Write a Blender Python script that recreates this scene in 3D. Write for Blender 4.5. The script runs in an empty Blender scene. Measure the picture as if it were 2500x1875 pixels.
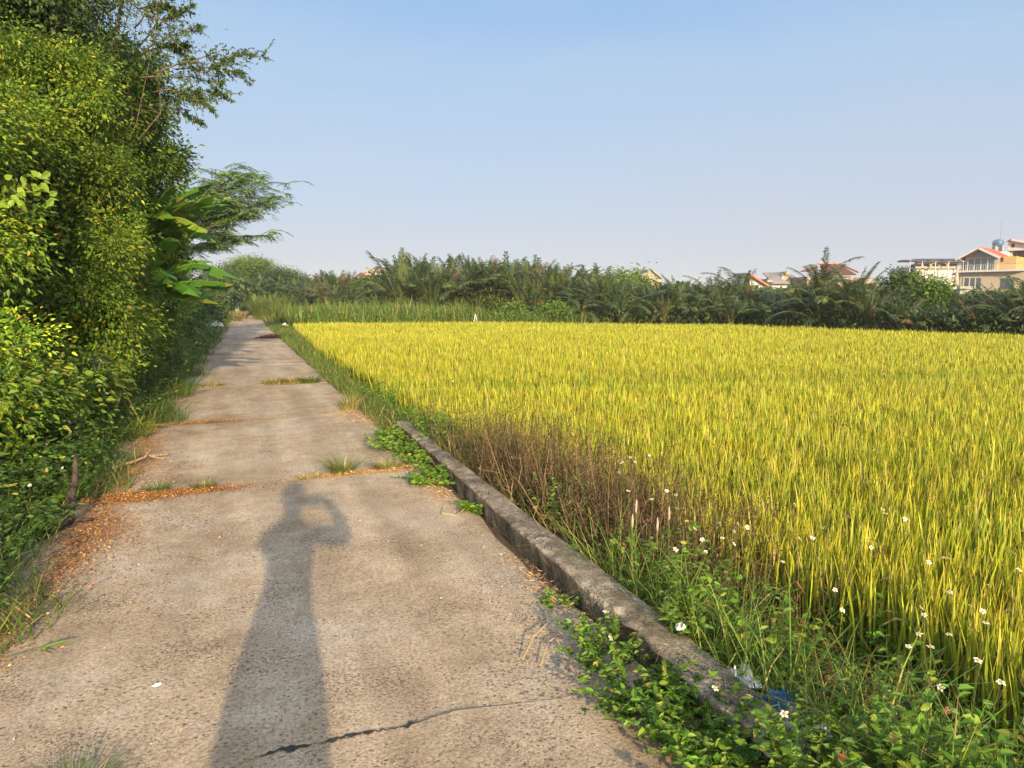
import bpy, math, random
import numpy as np
from mathutils import Vector, Matrix
SC = bpy.context.scene
COL = SC.collection
R = math.radians
rng = np.random.default_rng(7)

# ------------------------------------------------------------------ camera, sky, sun, exposure
FPX, IW, IH, CH = 1734.0, 2500.0, 1875.0, 1.5
PITCH, YAW = math.atan((937.5 - 735) / FPX), R(20.9)
cd = bpy.data.cameras.new('camera'); cam = bpy.data.objects.new('camera', cd); COL.objects.link(cam)
cd.sensor_width = 36; cd.lens = FPX / IW * 36; cd.clip_start = 0.02; cd.clip_end = 9000
cam.location = (0, 0, CH); cam.rotation_euler = (math.pi / 2 - PITCH, 0, -YAW); SC.camera = cam
SUN_EL, SHADOW_AZ = R(15.4), R(4.5)
W = bpy.data.worlds.new('World'); SC.world = W; W.use_nodes = True
nt = W.node_tree; nt.nodes.clear()
sky = nt.nodes.new('ShaderNodeTexSky'); sky.sky_type = 'NISHITA'; sky.sun_disc = False
sky.sun_elevation = SUN_EL; sky.sun_rotation = math.pi + SHADOW_AZ
sky.air_density = 1.0; sky.dust_density = 0.6; sky.ozone_density = 2.5
bg = nt.nodes.new('ShaderNodeBackground'); bg.inputs[1].default_value = 0.010
wo = nt.nodes.new('ShaderNodeOutputWorld')
EXPO = 1.0
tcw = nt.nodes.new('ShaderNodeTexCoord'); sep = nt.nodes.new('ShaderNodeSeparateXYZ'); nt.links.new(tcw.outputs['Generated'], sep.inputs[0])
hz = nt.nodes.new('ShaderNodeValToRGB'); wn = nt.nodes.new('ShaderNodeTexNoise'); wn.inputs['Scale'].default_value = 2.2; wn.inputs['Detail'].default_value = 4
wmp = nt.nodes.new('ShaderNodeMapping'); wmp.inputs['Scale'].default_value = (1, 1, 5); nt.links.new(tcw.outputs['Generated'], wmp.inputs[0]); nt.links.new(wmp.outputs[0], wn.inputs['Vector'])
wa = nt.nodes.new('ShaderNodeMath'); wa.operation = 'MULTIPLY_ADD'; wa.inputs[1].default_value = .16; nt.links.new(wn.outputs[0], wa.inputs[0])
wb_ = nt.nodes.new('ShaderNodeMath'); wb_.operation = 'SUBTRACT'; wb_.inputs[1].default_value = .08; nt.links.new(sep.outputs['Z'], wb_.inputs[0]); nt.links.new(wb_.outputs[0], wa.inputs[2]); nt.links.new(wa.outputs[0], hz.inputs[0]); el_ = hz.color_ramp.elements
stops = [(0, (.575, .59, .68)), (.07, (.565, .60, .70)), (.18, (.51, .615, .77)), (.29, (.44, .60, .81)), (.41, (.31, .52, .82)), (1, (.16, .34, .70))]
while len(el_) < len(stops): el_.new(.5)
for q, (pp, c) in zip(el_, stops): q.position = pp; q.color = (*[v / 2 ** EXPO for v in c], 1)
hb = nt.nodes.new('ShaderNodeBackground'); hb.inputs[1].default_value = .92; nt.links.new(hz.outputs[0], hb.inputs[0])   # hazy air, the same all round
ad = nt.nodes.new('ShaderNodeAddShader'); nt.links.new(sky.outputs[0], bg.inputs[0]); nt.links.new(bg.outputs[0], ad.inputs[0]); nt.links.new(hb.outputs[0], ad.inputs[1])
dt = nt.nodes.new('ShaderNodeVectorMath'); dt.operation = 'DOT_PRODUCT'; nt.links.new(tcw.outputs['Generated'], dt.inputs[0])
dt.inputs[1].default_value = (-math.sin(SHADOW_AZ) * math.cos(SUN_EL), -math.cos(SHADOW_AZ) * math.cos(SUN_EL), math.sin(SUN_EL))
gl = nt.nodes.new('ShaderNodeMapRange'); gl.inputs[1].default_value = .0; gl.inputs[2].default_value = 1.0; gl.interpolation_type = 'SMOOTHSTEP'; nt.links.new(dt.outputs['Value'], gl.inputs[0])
gb = nt.nodes.new('ShaderNodeBackground'); gb.inputs[0].default_value = (.85, .74, .55, 1); nt.links.new(gl.outputs[0], gb.inputs[1])   # warm hazy glow added to the sky round the low sun, lifting the fill
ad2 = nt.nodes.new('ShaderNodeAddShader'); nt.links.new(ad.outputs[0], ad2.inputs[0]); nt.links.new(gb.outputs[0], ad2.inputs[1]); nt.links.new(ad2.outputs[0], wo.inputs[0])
sd = bpy.data.lights.new('sun', 'SUN'); sun = bpy.data.objects.new('sun', sd); COL.objects.link(sun)
sd.energy = 4.6; sd.angle = R(0.6); sd.color = (1.0, 0.77, 0.47)
ldir = Vector((math.sin(SHADOW_AZ) * math.cos(SUN_EL), math.cos(SHADOW_AZ) * math.cos(SUN_EL), -math.sin(SUN_EL)))
sun.rotation_euler = ldir.to_track_quat('-Z', 'Y').to_euler()
SC.view_settings.view_transform = 'Standard'; SC.view_settings.look = 'None'
SC.view_settings.gamma = 1; SC.view_settings.exposure = 1.0
SC.render.engine = 'CYCLES'
SC.cycles.max_bounces = 6; SC.cycles.transparent_max_bounces = 4; SC.cycles.use_denoising = True

# ------------------------------------------------------------------ helpers
DS = 2500 / 2212.0
def P(dx, dy, y):
    """point on the sight line of photo position (dx,dy) at world distance y along the path"""
    a = (dx * DS - IW / 2) / FPX; b = -(dy * DS - IH / 2) / FPX
    f = math.cos(PITCH) + b * math.sin(PITCH); u = -math.sin(PITCH) + b * math.cos(PITCH)
    r = (f * math.sin(YAW) + a * math.cos(YAW), f * math.cos(YAW) - a * math.sin(YAW), u)
    t = y / r[1]
    return np.array([r[0] * t, y, CH + r[2] * t])
def ray2(dx):
    a = (dx * DS - IW / 2) / FPX
    v = np.array([math.sin(YAW) + a * math.cos(YAW), math.cos(YAW) - a * math.sin(YAW)])
    return v            # advances 1 m of view depth
def heightat(dy, depth):
    return CH + (650.4 - dy) / 1534.0 * depth

def tag(o, label=None, cat=None, group=None, kind=None):
    if label and not 4 <= len(label.split()) <= 16: print('LABEL', len(label.split()), label)
    if label: o['label'] = label
    if cat: o['category'] = cat
    if group: o['group'] = group
    if kind: o['kind'] = kind
    return o
def empty(name, loc=(0, 0, 0), rz=0.0):
    o = bpy.data.objects.new(name, None); COL.objects.link(o); o.location = loc; o.rotation_euler = (0, 0, rz)
    o.empty_display_size = 0.1
    return o
def link(name, me, parent=None, loc=None):
    o = bpy.data.objects.new(name, me); COL.objects.link(o)
    if parent is not None: o.parent = parent
    if loc is not None: o.location = loc
    return o
def npmesh(name, V, Q, mat, col=None, smooth=False):
    me = bpy.data.meshes.new(name)
    V = np.asarray(V, dtype=np.float32); Q = np.asarray(Q, dtype=np.int32)
    me.vertices.add(len(V)); me.vertices.foreach_set('co', V.ravel())
    k = Q.shape[1]
    me.loops.add(Q.size); me.loops.foreach_set('vertex_index', Q.ravel())
    me.polygons.add(len(Q)); me.polygons.foreach_set('loop_start', np.arange(0, Q.size, k, dtype=np.int32))
    me.polygons.foreach_set('loop_total', np.full(len(Q), k, dtype=np.int32))
    me.polygons.foreach_set('use_smooth', np.full(len(Q), bool(smooth), dtype=bool))
    if col is not None:
        ca = me.color_attributes.new('Col', 'FLOAT_COLOR', 'POINT')
        c4 = np.ones((len(V), 4), dtype=np.float32); c4[:, :3] = col
        ca.data.foreach_set('color', c4.ravel())
    me.materials.append(mat)
    me.update(calc_edges=True); me.validate()
    return me
class Acc:
    """gathers vertices / quads / colours into one mesh"""
    def __init__(s): s.V = []; s.Q = []; s.C = []; s.n = 0
    def add(s, V, Q, C=None):
        if len(V) == 0: return s
        s.V.append(np.asarray(V, float)); s.Q.append(np.asarray(Q) + s.n)
        C = np.full((len(V), 3), 0.3) if C is None else (np.tile(C, (len(V), 1)) if np.ndim(C) == 1 else C)
        s.C.append(C); s.n += len(V); return s
    def build(s, name, mat, parent=None, smooth=False, org=None):
        V = np.vstack(s.V)
        if org is not None: V = V - np.asarray(org)
        return link(name, npmesh(name, V, np.vstack(s.Q), mat, np.vstack(s.C), smooth), parent)
def tube(pts, rad, n=6, cap=True):
    pts = np.asarray(pts, float); m = len(pts)
    rad = np.broadcast_to(np.asarray(rad, float), (m,)) if np.ndim(rad) else np.full(m, rad)
    T = np.gradient(pts, axis=0); T /= np.linalg.norm(T, axis=1)[:, None] + 1e-9
    ref = np.array([0, 0, 1.0]) if abs(T[:, 2]).mean() < 0.8 else np.array([1.0, 0, 0])
    A = np.cross(T, ref); A /= np.linalg.norm(A, axis=1)[:, None] + 1e-9; B = np.cross(T, A)
    an = np.arange(n) / n * 2 * np.pi
    V = (pts[:, None] + rad[:, None, None] * (np.cos(an)[None, :, None] * A[:, None] + np.sin(an)[None, :, None] * B[:, None])).reshape(-1, 3)
    i = np.arange(m - 1)[:, None] * n; j = np.arange(n)[None]; j2 = (j + 1) % n
    Q = np.stack([i + j, i + j2, i + n + j2, i + n + j], -1).reshape(-1, 4)
    if cap:
        V = np.vstack([V, pts[0], pts[-1]]); c0, c1 = m * n, m * n + 1; b = (m - 1) * n
        q = []
        for k in range(0, n, 2):
            q.append([c0, (k + 2) % n, (k + 1) % n, k]); q.append([c1, b + k, b + (k + 1) % n, b + (k + 2) % n])
        Q = np.vstack([Q, q])
    return V, Q
BQ = np.array([[0, 3, 2, 1], [4, 5, 6, 7], [0, 1, 5, 4], [1, 2, 6, 5], [2, 3, 7, 6], [3, 0, 4, 7]])
def box(x0, x1, y0, y1, z0, z1):
    return np.array([[x0, y0, z0], [x1, y0, z0], [x1, y1, z0], [x0, y1, z0], [x0, y0, z1], [x1, y0, z1], [x1, y1, z1], [x0, y1, z1]], float), BQ
def prism(poly, y0, y1):
    """closed quad/tri-fan prism of an (x,z) polygon between two depths; polygon must have an even count (quads)"""
    n = len(poly); V = np.array([[p[0], y, p[1]] for y in (y0, y1) for p in poly], float); q = []
    for k in range(n): q.append([k, (k + 1) % n, n + (k + 1) % n, n + k])
    for k in range(1, n - 1, 2):
        a, b, c, d = 0, k, k + 1, min(k + 2, n - 1)
        q.append([a, d, c, b]); q.append([n + a, n + b, n + c, n + d])
    return V, np.array(q)
def unit(v): return v / (np.linalg.norm(v, axis=-1, keepdims=True) + 1e-9)
def leaves(Pb, D, L, Wd, hires=False, droop=0.15, up=None):
    """one folded leaf per base point. Pb,D (n,3); L,Wd (n,)"""
    n = len(Pb); D = unit(D)
    if up is None: up = unit(np.array([0, -0.25, 1.0]) + rng.normal(0, 0.55, (n, 3)))
    S = unit(np.cross(D, up)); N = np.cross(S, D)
    L = np.broadcast_to(L, (n,))[:, None]; Wd = np.broadcast_to(Wd, (n,))[:, None] * 0.5
    dn = np.array([0, 0, -1.0]) * droop
    tip = Pb + D * L + dn * L
    if not hires:
        m = Pb + D * L * 0.45
        V = np.stack([Pb, m + S * Wd - N * Wd * .25, tip, m - S * Wd - N * Wd * .25], 1).reshape(-1, 3)
        return V, np.arange(4 * n).reshape(n, 4), 4
    a = Pb + D * L * 0.28 + dn * L * .1; b = Pb + D * L * 0.65 + dn * L * .45
    V = np.stack([Pb, a + S * Wd + N * Wd * .35, b + S * Wd * .8 + N * Wd * .3, tip, b - S * Wd * .8 + N * Wd * .3, a - S * Wd + N * Wd * .35], 1).reshape(-1, 3)
    k = np.arange(n)[:, None] * 6
    Q = np.concatenate([k + np.array([[0, 1, 2, 3]]), k + np.array([[0, 3, 4, 5]])], 1).reshape(-1, 4)
    return V, Q, 6
def pick(pal, n, jit=0.18):
    """n colours from [(weight,(r,g,b)),...]"""
    w = np.array([p[0] for p in pal], float); c = np.array([p[1] for p in pal], float)
    k = rng.choice(len(pal), n, p=w / w.sum())
    return c[k] * np.exp(rng.normal(0, jit, (n, 1))) * np.exp(rng.normal(0, jit * .3, (n, 3)))
def blades(B, h, w, lean=0.25, curl=0.3, segs=3, col=None, az=None, tipcol=None):
    """grass blades: B (n,3) bases, h,w (n,)"""
    n = len(B); az = rng.uniform(0, 2 * np.pi, n) if az is None else az
    d = np.stack([np.cos(az), np.sin(az), np.zeros(n)], 1); fa = az + np.pi / 2 + rng.normal(0, .5, n)
    s = np.stack([np.cos(fa), np.sin(fa), np.zeros(n)], 1)
    ln = np.abs(rng.normal(lean, lean * .5, n))[:, None]; cu = np.abs(rng.normal(curl, curl * .5, n))[:, None]
    h = np.broadcast_to(h, (n,))[:, None]; w = np.broadcast_to(w, (n,))[:, None]
    t = np.linspace(0, 1, segs + 1); prof = np.interp(t, [0, .4, .8, 1], [.7, 1, .55, .04]) * .5
    V = []
    for ti, p in zip(t, prof):
        c = B + d * h * (ln * ti + cu * ti ** 2.5) + np.array([0, 0, 1.]) * h * (ti - cu * .5 * ti ** 3)
        V += [c - s * w * p, c + s * w * p]
    V = np.stack(V, 1).reshape(-1, 3); m = 2 * (segs + 1)
    k = np.arange(n)[:, None, None] * m + np.arange(segs)[None, :, None] * 2
    Q = (k + np.array([0, 1, 3, 2])[None, None]).reshape(-1, 4)
    C = None
    if col is not None:
        C = np.repeat(col, m, 0)
        if tipcol is not None:
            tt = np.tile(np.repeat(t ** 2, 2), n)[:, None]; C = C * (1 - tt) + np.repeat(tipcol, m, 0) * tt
    return V, Q, C

# ------------------------------------------------------------------ materials
def newmat(name):
    m = bpy.data.materials.new(name); m.use_nodes = True
    return m, m.node_tree, m.node_tree.nodes['Principled BSDF']
def leafmat(name, trans=0.28, rough=0.5, spec=0.35):
    m, t, p = newmat(name); a = t.nodes.new('ShaderNodeAttribute'); a.attribute_name = 'Col'
    n = t.nodes.new('ShaderNodeTexNoise'); n.inputs['Scale'].default_value = 9; tc = t.nodes.new('ShaderNodeTexCoord')
    t.links.new(tc.outputs['Object'], n.inputs['Vector'])
    mp = t.nodes.new('ShaderNodeMapRange'); mp.inputs[3].default_value = .8; mp.inputs[4].default_value = 1.2
    t.links.new(n.outputs[0], mp.inputs[0])
    mx = t.nodes.new('ShaderNodeVectorMath'); mx.operation = 'SCALE'
    t.links.new(a.outputs['Color'], mx.inputs[0]); t.links.new(mp.outputs[0], mx.inputs['Scale'])
    t.links.new(mx.outputs[0], p.inputs['Base Color']); p.inputs['Roughness'].default_value = rough
    p.inputs['Specular IOR Level'].default_value = spec
    tr = t.nodes.new('ShaderNodeBsdfTranslucent'); t.links.new(mx.outputs[0], tr.inputs[0])
    ms = t.nodes.new('ShaderNodeMixShader'); ms.inputs[0].default_value = trans
    t.links.new(p.outputs[0], ms.inputs[1]); t.links.new(tr.outputs[0], ms.inputs[2])
    t.links.new(ms.outputs[0], t.nodes['Material Output'].inputs[0]); return m
def surf(name, c1, c2, scale=5, rough=.85, bump=.2, detail=6, metal=0, spec=.3, coord='Object'):
    m, t, p = newmat(name); tc = t.nodes.new('ShaderNodeTexCoord')
    n = t.nodes.new('ShaderNodeTexNoise'); n.inputs['Scale'].default_value = scale; n.inputs['Detail'].default_value = detail
    n.inputs['Roughness'].default_value = .65
    t.links.new(tc.outputs[coord], n.inputs['Vector'])
    r = t.nodes.new('ShaderNodeValToRGB'); r.color_ramp.elements[0].position = .35; r.color_ramp.elements[1].position = .68
    r.color_ramp.elements[0].color = (*c1, 1); r.color_ramp.elements[1].color = (*c2, 1)
    t.links.new(n.outputs[0], r.inputs[0]); t.links.new(r.outputs[0], p.inputs['Base Color'])
    b = t.nodes.new('ShaderNodeBump'); b.inputs['Strength'].default_value = bump; b.inputs['Distance'].default_value = .02
    t.links.new(n.outputs[0], b.inputs['Height']); t.links.new(b.outputs[0], p.inputs['Normal'])
    p.inputs['Roughness'].default_value = rough; p.inputs['Metallic'].default_value = metal; p.inputs['Specular IOR Level'].default_value = spec
    return m
def concrete(name, cols, pit=0.55, pitcol=(.05, .048, .045), kerb=False):
    m, t, p = newmat(name); tc = t.nodes.new('ShaderNodeTexCoord'); N = t.nodes.new; Lk = t.links.new
    def noise(s, d=5, r=.6, vec=None):
        n = N('ShaderNodeTexNoise'); n.inputs['Scale'].default_value = s; n.inputs['Detail'].default_value = d; n.inputs['Roughness'].default_value = r
        Lk(vec or tc.outputs['Object'], n.inputs['Vector']); return n
    def ramp(src, stops):
        r = N('ShaderNodeValToRGB'); e = r.color_ramp.elements
        while len(e) < len(stops): e.new(.5)
        for q, (pp, c) in zip(e, stops): q.position = pp; q.color = (*c, 1)
        Lk(src, r.inputs[0]); return r
    def mix(f, a, b, mode='MIX'):
        x = N('ShaderNodeMix'); x.data_type = 'RGBA'; x.blend_type = mode
        if isinstance(f, float): x.inputs[0].default_value = f
        else: Lk(f, x.inputs[0])
        Lk(a, x.inputs[6]); Lk(b, x.inputs[7]) if not isinstance(b, tuple) else setattr(x.inputs[7], 'default_value', (*b, 1)); return x
    big = noise(4.5 if kerb else .9, 5, .65); mid = noise(6, 6, .7); fine = noise(70, 5, .75); gr = noise(260, 2, .6)
    base = ramp(big.outputs[0], [(.33, cols[0]), (.5, cols[1]), (.66, cols[2])])
    if not kerb:                               # long worn tracks along the way
        mpg = N('ShaderNodeMapping'); mpg.inputs['Scale'].default_value = (2.6, .28, 1); Lk(tc.outputs['Object'], mpg.inputs[0]); trk = noise(1.2, 3, .5, mpg.outputs[0])
        tr_ = ramp(trk.outputs[0], [(.36, (.84, .83, .82)), (.5, (1, 1, 1)), (.64, (1.2, 1.21, 1.23))]); base = mix(.8, base.outputs[0], tr_.outputs[0], 'MULTIPLY'); bo = base.outputs[2]
    else: bo = base.outputs[0]
    m1 = ramp(mid.outputs[0], [(.3, (.76, .73, .7)), (.55, (1, 1, 1)), (.72, (1.2, 1.2, 1.2))])
    c = mix(.75, bo, m1.outputs[0], 'MULTIPLY')
    m2 = ramp(fine.outputs[0], [(.34, (.42, .40, .38)), (.49, (.97, .97, .97)), (.66, (1.42, 1.4, 1.36))])
    c = mix(.85, c.outputs[2], m2.outputs[0], 'MULTIPLY')
    m3 = ramp(gr.outputs[0], [(.36, (.55, .55, .55)), (.62, (1.3, 1.3, 1.3))])
    c = mix(.55, c.outputs[2], m3.outputs[0], 'MULTIPLY')
    # worn pits where the aggregate shows, more of them in some areas
    wob = N('ShaderNodeVectorMath'); wob.operation = 'MULTIPLY_ADD'; wob.inputs[1].default_value = (.02, .02, .02)
    nz = noise(45, 2); Lk(nz.outputs['Color'], wob.inputs[0]); Lk(tc.outputs['Object'], wob.inputs[2])
    pits = []
    for s, th in ((34, .30), (75, .40)):
        v = N('ShaderNodeTexVoronoi'); v.inputs['Scale'].default_value = s; Lk(wob.outputs[0], v.inputs['Vector'])
        area = noise(1.3 if s < 50 else 2.1, 5, .7)
        ar = N('ShaderNodeMapRange'); ar.inputs[1].default_value = .42; ar.inputs[2].default_value = .68; ar.inputs[3].default_value = .10; ar.inputs[4].default_value = th + .12
        Lk(area.outputs[0], ar.inputs[0])
        sb = N('ShaderNodeMath'); sb.operation = 'SUBTRACT'; Lk(ar.outputs[0], sb.inputs[0]); Lk(v.outputs['Distance'], sb.inputs[1])
        mm = N('ShaderNodeMath'); mm.operation = 'MULTIPLY'; mm.inputs[1].default_value = 9; mm.use_clamp = True; Lk(sb.outputs[0], mm.inputs[0]); pits.append(mm)
    pm = N('ShaderNodeMath'); pm.operation = 'MAXIMUM'; Lk(pits[0].outputs[0], pm.inputs[0]); Lk(pits[1].outputs[0], pm.inputs[1])
    ps = N('ShaderNodeMath'); ps.operation = 'MULTIPLY'; ps.inputs[1].default_value = pit; Lk(pm.outputs[0], ps.inputs[0])
    c = mix(ps.outputs[0], c.outputs[2], pitcol)
    if kerb:                                   # sides darkened for moss and for shade put into the colour, worn pale edges
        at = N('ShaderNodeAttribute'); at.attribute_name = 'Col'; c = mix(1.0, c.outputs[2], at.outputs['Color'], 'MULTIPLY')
    Lk(c.outputs[2], p.inputs['Base Color']); p.inputs['Roughness'].default_value = .92; p.inputs['Specular IOR Level'].default_value = .2
    h = N('ShaderNodeMath'); h.operation = 'SUBTRACT'
    f2 = N('ShaderNodeMath'); f2.operation = 'MULTIPLY'; f2.inputs[1].default_value = 1.1; Lk(fine.outputs[0], f2.inputs[0])
    Lk(f2.outputs[0], h.inputs[0]); Lk(pm.outputs[0], h.inputs[1])
    b = N('ShaderNodeBump'); b.inputs['Strength'].default_value = .75; b.inputs['Distance'].default_value = .006 if not kerb else .012
    Lk(h.outputs[0], b.inputs['Height']); Lk(b.outputs[0], p.inputs['Normal'])
    return m
M = dict(
    leaf=leafmat('leaf_green'), grass=leafmat('grass_blade', .3, .55), rice=leafmat('rice_blade', .35, .5, .3),
    dry=leafmat('fallen_twig', .08, .8, .1), litter=leafmat('dry_leaf_litter', .1, .8, .1), petal=leafmat('petal', .3, .6, .2),
    palm=leafmat('palm_frond', .2, .42, .45), banana=leafmat('banana_leaf', .35, .38, .5),
    darkbark=surf('dark_bark', (.03, .022, .016), (.09, .065, .045), 14, .95, .9),
    bark=surf('bark', (.07, .05, .035), (.2, .15, .11), 12, .95, .8),
    soil=surf('soil', (.06, .042, .025), (.15, .105, .06), 3, .95, .5, 9),
    path=concrete('path_concrete', ((.34, .255, .163), (.45, .35, .24), (.49, .415, .32)), .58),
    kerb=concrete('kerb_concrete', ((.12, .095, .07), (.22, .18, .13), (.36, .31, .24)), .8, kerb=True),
    crack=surf('crack_filler', (.02, .02, .02), (.06, .058, .055), 90, .8, .5),
    stone=surf('stone', (.35, .3, .25), (.6, .54, .47), 14, .9, .4),
    cream=surf('cream_plaster', (.34, .285, .215), (.40, .34, .265), 2, .85, .05),
    white=surf('white_paint', (.42, .41, .40), (.5, .49, .48), 2, .7, .05),
    yellow=surf('ochre_plaster', (.38, .25, .09), (.43, .3, .12), 2, .85, .05),
    red=surf('red_roof_sheet', (.5, .085, .04), (.6, .12, .06), 3, .6, .1),
    pink=surf('faded_red_tile', (.42, .17, .13), (.5, .22, .17), 4, .8, .2),
    orange=surf('orange_tile', (.5, .13, .045), (.6, .19, .08), 5, .8, .3),
    brown=surf('brown_tile', (.09, .04, .03), (.13, .06, .045), 5, .8, .3),
    grey=surf('grey_roof_sheet', (.2, .19, .18), (.34, .31, .28), 6, .7, .2),
    dark=surf('dark_opening', (.02, .02, .022), (.045, .045, .05), 3, .6, .05),
    brownwall=surf('dark_brown_wall', (.07, .04, .028), (.12, .07, .05), 3, .8, .1),
    metal=surf('steel', (.35, .36, .38), (.5, .5, .52), 8, .35, .05, metal=.8),
    blue=surf('blue_plastic', (.03, .12, .28), (.06, .2, .4), 6, .4, .3),
    plastic=surf('white_plastic', (.6, .62, .64), (.78, .78, .78), 18, .35, .5),
    skin=surf('skin', (.4, .25, .17), (.48, .3, .2), 8, .6, .05), shirt=surf('shirt_cloth', (.05, .07, .12), (.08, .1, .16), 60, .9, .2),
    trousers=surf('trouser_cloth', (.03, .03, .035), (.06, .06, .065), 60, .9, .2), hair=surf('hair', (.01, .008, .006), (.03, .02, .015), 80, .6, .3),
    black=surf('black_plastic', (.015, .015, .015), (.03, .03, .03), 10, .3, .05),
)
def glassmat():
    m, t, p = newmat('window_glass'); p.inputs['Base Color'].default_value = (.05, .065, .08, 1)
    p.inputs['Roughness'].default_value = .08; p.inputs['Specular IOR Level'].default_value = .8
    return m
M['glass'] = glassmat()

# palettes (albedo)
G_YEL = [(3, (.145, .24, .017)), (3, (.085, .165, .015)), (1.2, (.31, .35, .02)), (1.8, (.045, .09, .013)), (.22, (.45, .33, .03)), (.06, (.42, .15, .04))]
G_MID = [(3, (.10, .18, .016)), (3, (.07, .13, .018)), (1, (.19, .24, .025)), (.12, (.3, .22, .03))]
G_DARK = [(3, (.05, .09, .02)), (3, (.038, .07, .018)), (1, (.09, .14, .025)), (.06, (.25, .17, .04))]
G_BLUE = [(3, (.07, .13, .05)), (2, (.09, .15, .055)), (1, (.14, .18, .055))]
G_WEED = [(4, (.11, .22, .02)), (3, (.07, .15, .018)), (2, (.19, .28, .03)), (.25, (.32, .27, .05)), (.03, (.3, .1, .06))]
G_GRASS = [(4, (.10, .17, .02)), (3, (.07, .13, .018)), (2, (.17, .2, .035)), (1.0, (.36, .3, .12))]
G_BANK = [(4, (.17, .25, .03)), (3, (.12, .2, .025)), (1.5, (.28, .3, .06)), (.7, (.4, .33, .14))]
G_STRAW = [(3, (.45, .33, .14)), (2, (.34, .24, .1)), (1, (.2, .2, .05))]
G_BROWN = [(3, (.12, .088, .05)), (3, (.07, .05, .03)), (1.4, (.24, .16, .08)), (1, (.04, .026, .018))]
G_ORANGE = [(3, (.36, .17, .06)), (3, (.27, .115, .045)), (2, (.46, .27, .11)), (1.5, (.18, .09, .04))]
G_SHW = [(4, (.05, .11, .015)), (3, (.035, .08, .013)), (2, (.09, .15, .02)), (.2, (.3, .24, .04))]  # weed greens darkened for the partial shade under the hedge

# ------------------------------------------------------------------ terrain
XE_Y = [-30, -5, 10, 19, 26, 33.5, 39, 43.5, 46]
XE_X = [42, 36, 32.5, 29.6, 27.8, 26.9, 20.8, 14.3, 3.0]
YF_X = [3, 14.3, 20.8, 26.9, 27.8, 29.6, 36]
YF_Y = [45.4, 43.6, 39, 33.5, 26, 19, -5]
def field_d(x, y):
    """distance inside the sunken rice field (positive inside)"""
    yf = np.interp(x, YF_X[:4], YF_Y[:4]); xe = np.interp(y, XE_Y[:6], XE_X[:6]); xl = np.interp(y, [0, 20, 45], [1.76, 1.80, 2.6])
    return np.minimum(np.minimum(x - xl, yf - y), xe - x)
def gz(x, y):
    d = np.clip(field_d(x, y) / .6, 0, 1); s = d * d * (3 - 2 * d)
    return -0.03 - .57 * s
def grid(xs, ys, zf):
    X, Y = np.meshgrid(xs, ys); V = np.stack([X.ravel(), Y.ravel(), zf(X, Y).ravel()], 1)
    nx = len(xs); i = (np.arange(len(ys) - 1)[:, None] * nx + np.arange(nx - 1)[None]).ravel()
    return V, np.stack([i, i + 1, i + nx + 1, i + nx], 1)
xs = np.concatenate([[-900, -500, -150, -60, -30], np.arange(-20, -4, 1.), np.arange(-4, 4, .12), np.arange(4, 45, .7), [50, 60, 90, 150, 500, 900]])
ys = np.concatenate([[-900, -200, -60, -20], np.arange(-10, 12, .3), np.arange(12, 60, .7), np.arange(60, 130, 4), [150, 200, 400, 900]])
V, Q = grid(xs, ys, lambda X, Y: gz(X, Y) + np.where((X < -1.3) & (X > -40), .03 * np.sin(X * 3.1 + Y * 1.7) - .0, 0) + np.where(field_d(X, Y) > 0, .02 * np.sin(X * 5 + Y * 4), 0))
ground = link('ground', npmesh('ground', V, Q, M['soil'], None, True)); tag(ground, kind='structure')

# the concrete path: slabs poured one after another with ragged joints
path = empty('path'); tag(path, kind='structure')
joints = [-3.0, 2.33, 6.07, 9.45, 13.6, 17.8, 22.2, 26.5, 31, 36, 41, 47, 54, 62, 72, 84, 98, 125]
def wob(seed, x, amp, f=2.0):
    r = np.random.default_rng(seed); ph = r.uniform(0, 6.28, 5)
    return amp * sum(np.sin(x * f * (k + 1) * 1.37 + ph[k]) / (k + 1) for k in range(5))
def jy(i, u):                       # joint line, u 0..1 across
    j = joints[i]
    if i == 1: return j + .02 * (u - .5) + wob(11, u * 2.7, .030, 3)
    if i == 2: return j + .06 - .16 * (u - .3) ** 2 + wob(12, u * 2.7, .018, 2.3)
    return j + (.25 if i % 2 else -.2) * (u - .5) * .4 + wob(20 + i, u * 2.7, .02, 2)
def lx(y): return np.interp(y, [0, 6, 20, 50, 60, 72, 100, 130], [-1.32, -1.3, -1.25, -1.15, -.9, -.25, .35, .6])
def rx(y): return np.interp(y, [0, 30, 45, 72, 100, 130], [1.5, 1.5, 1.55, 1.75, 2.0, 2.0])
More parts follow.
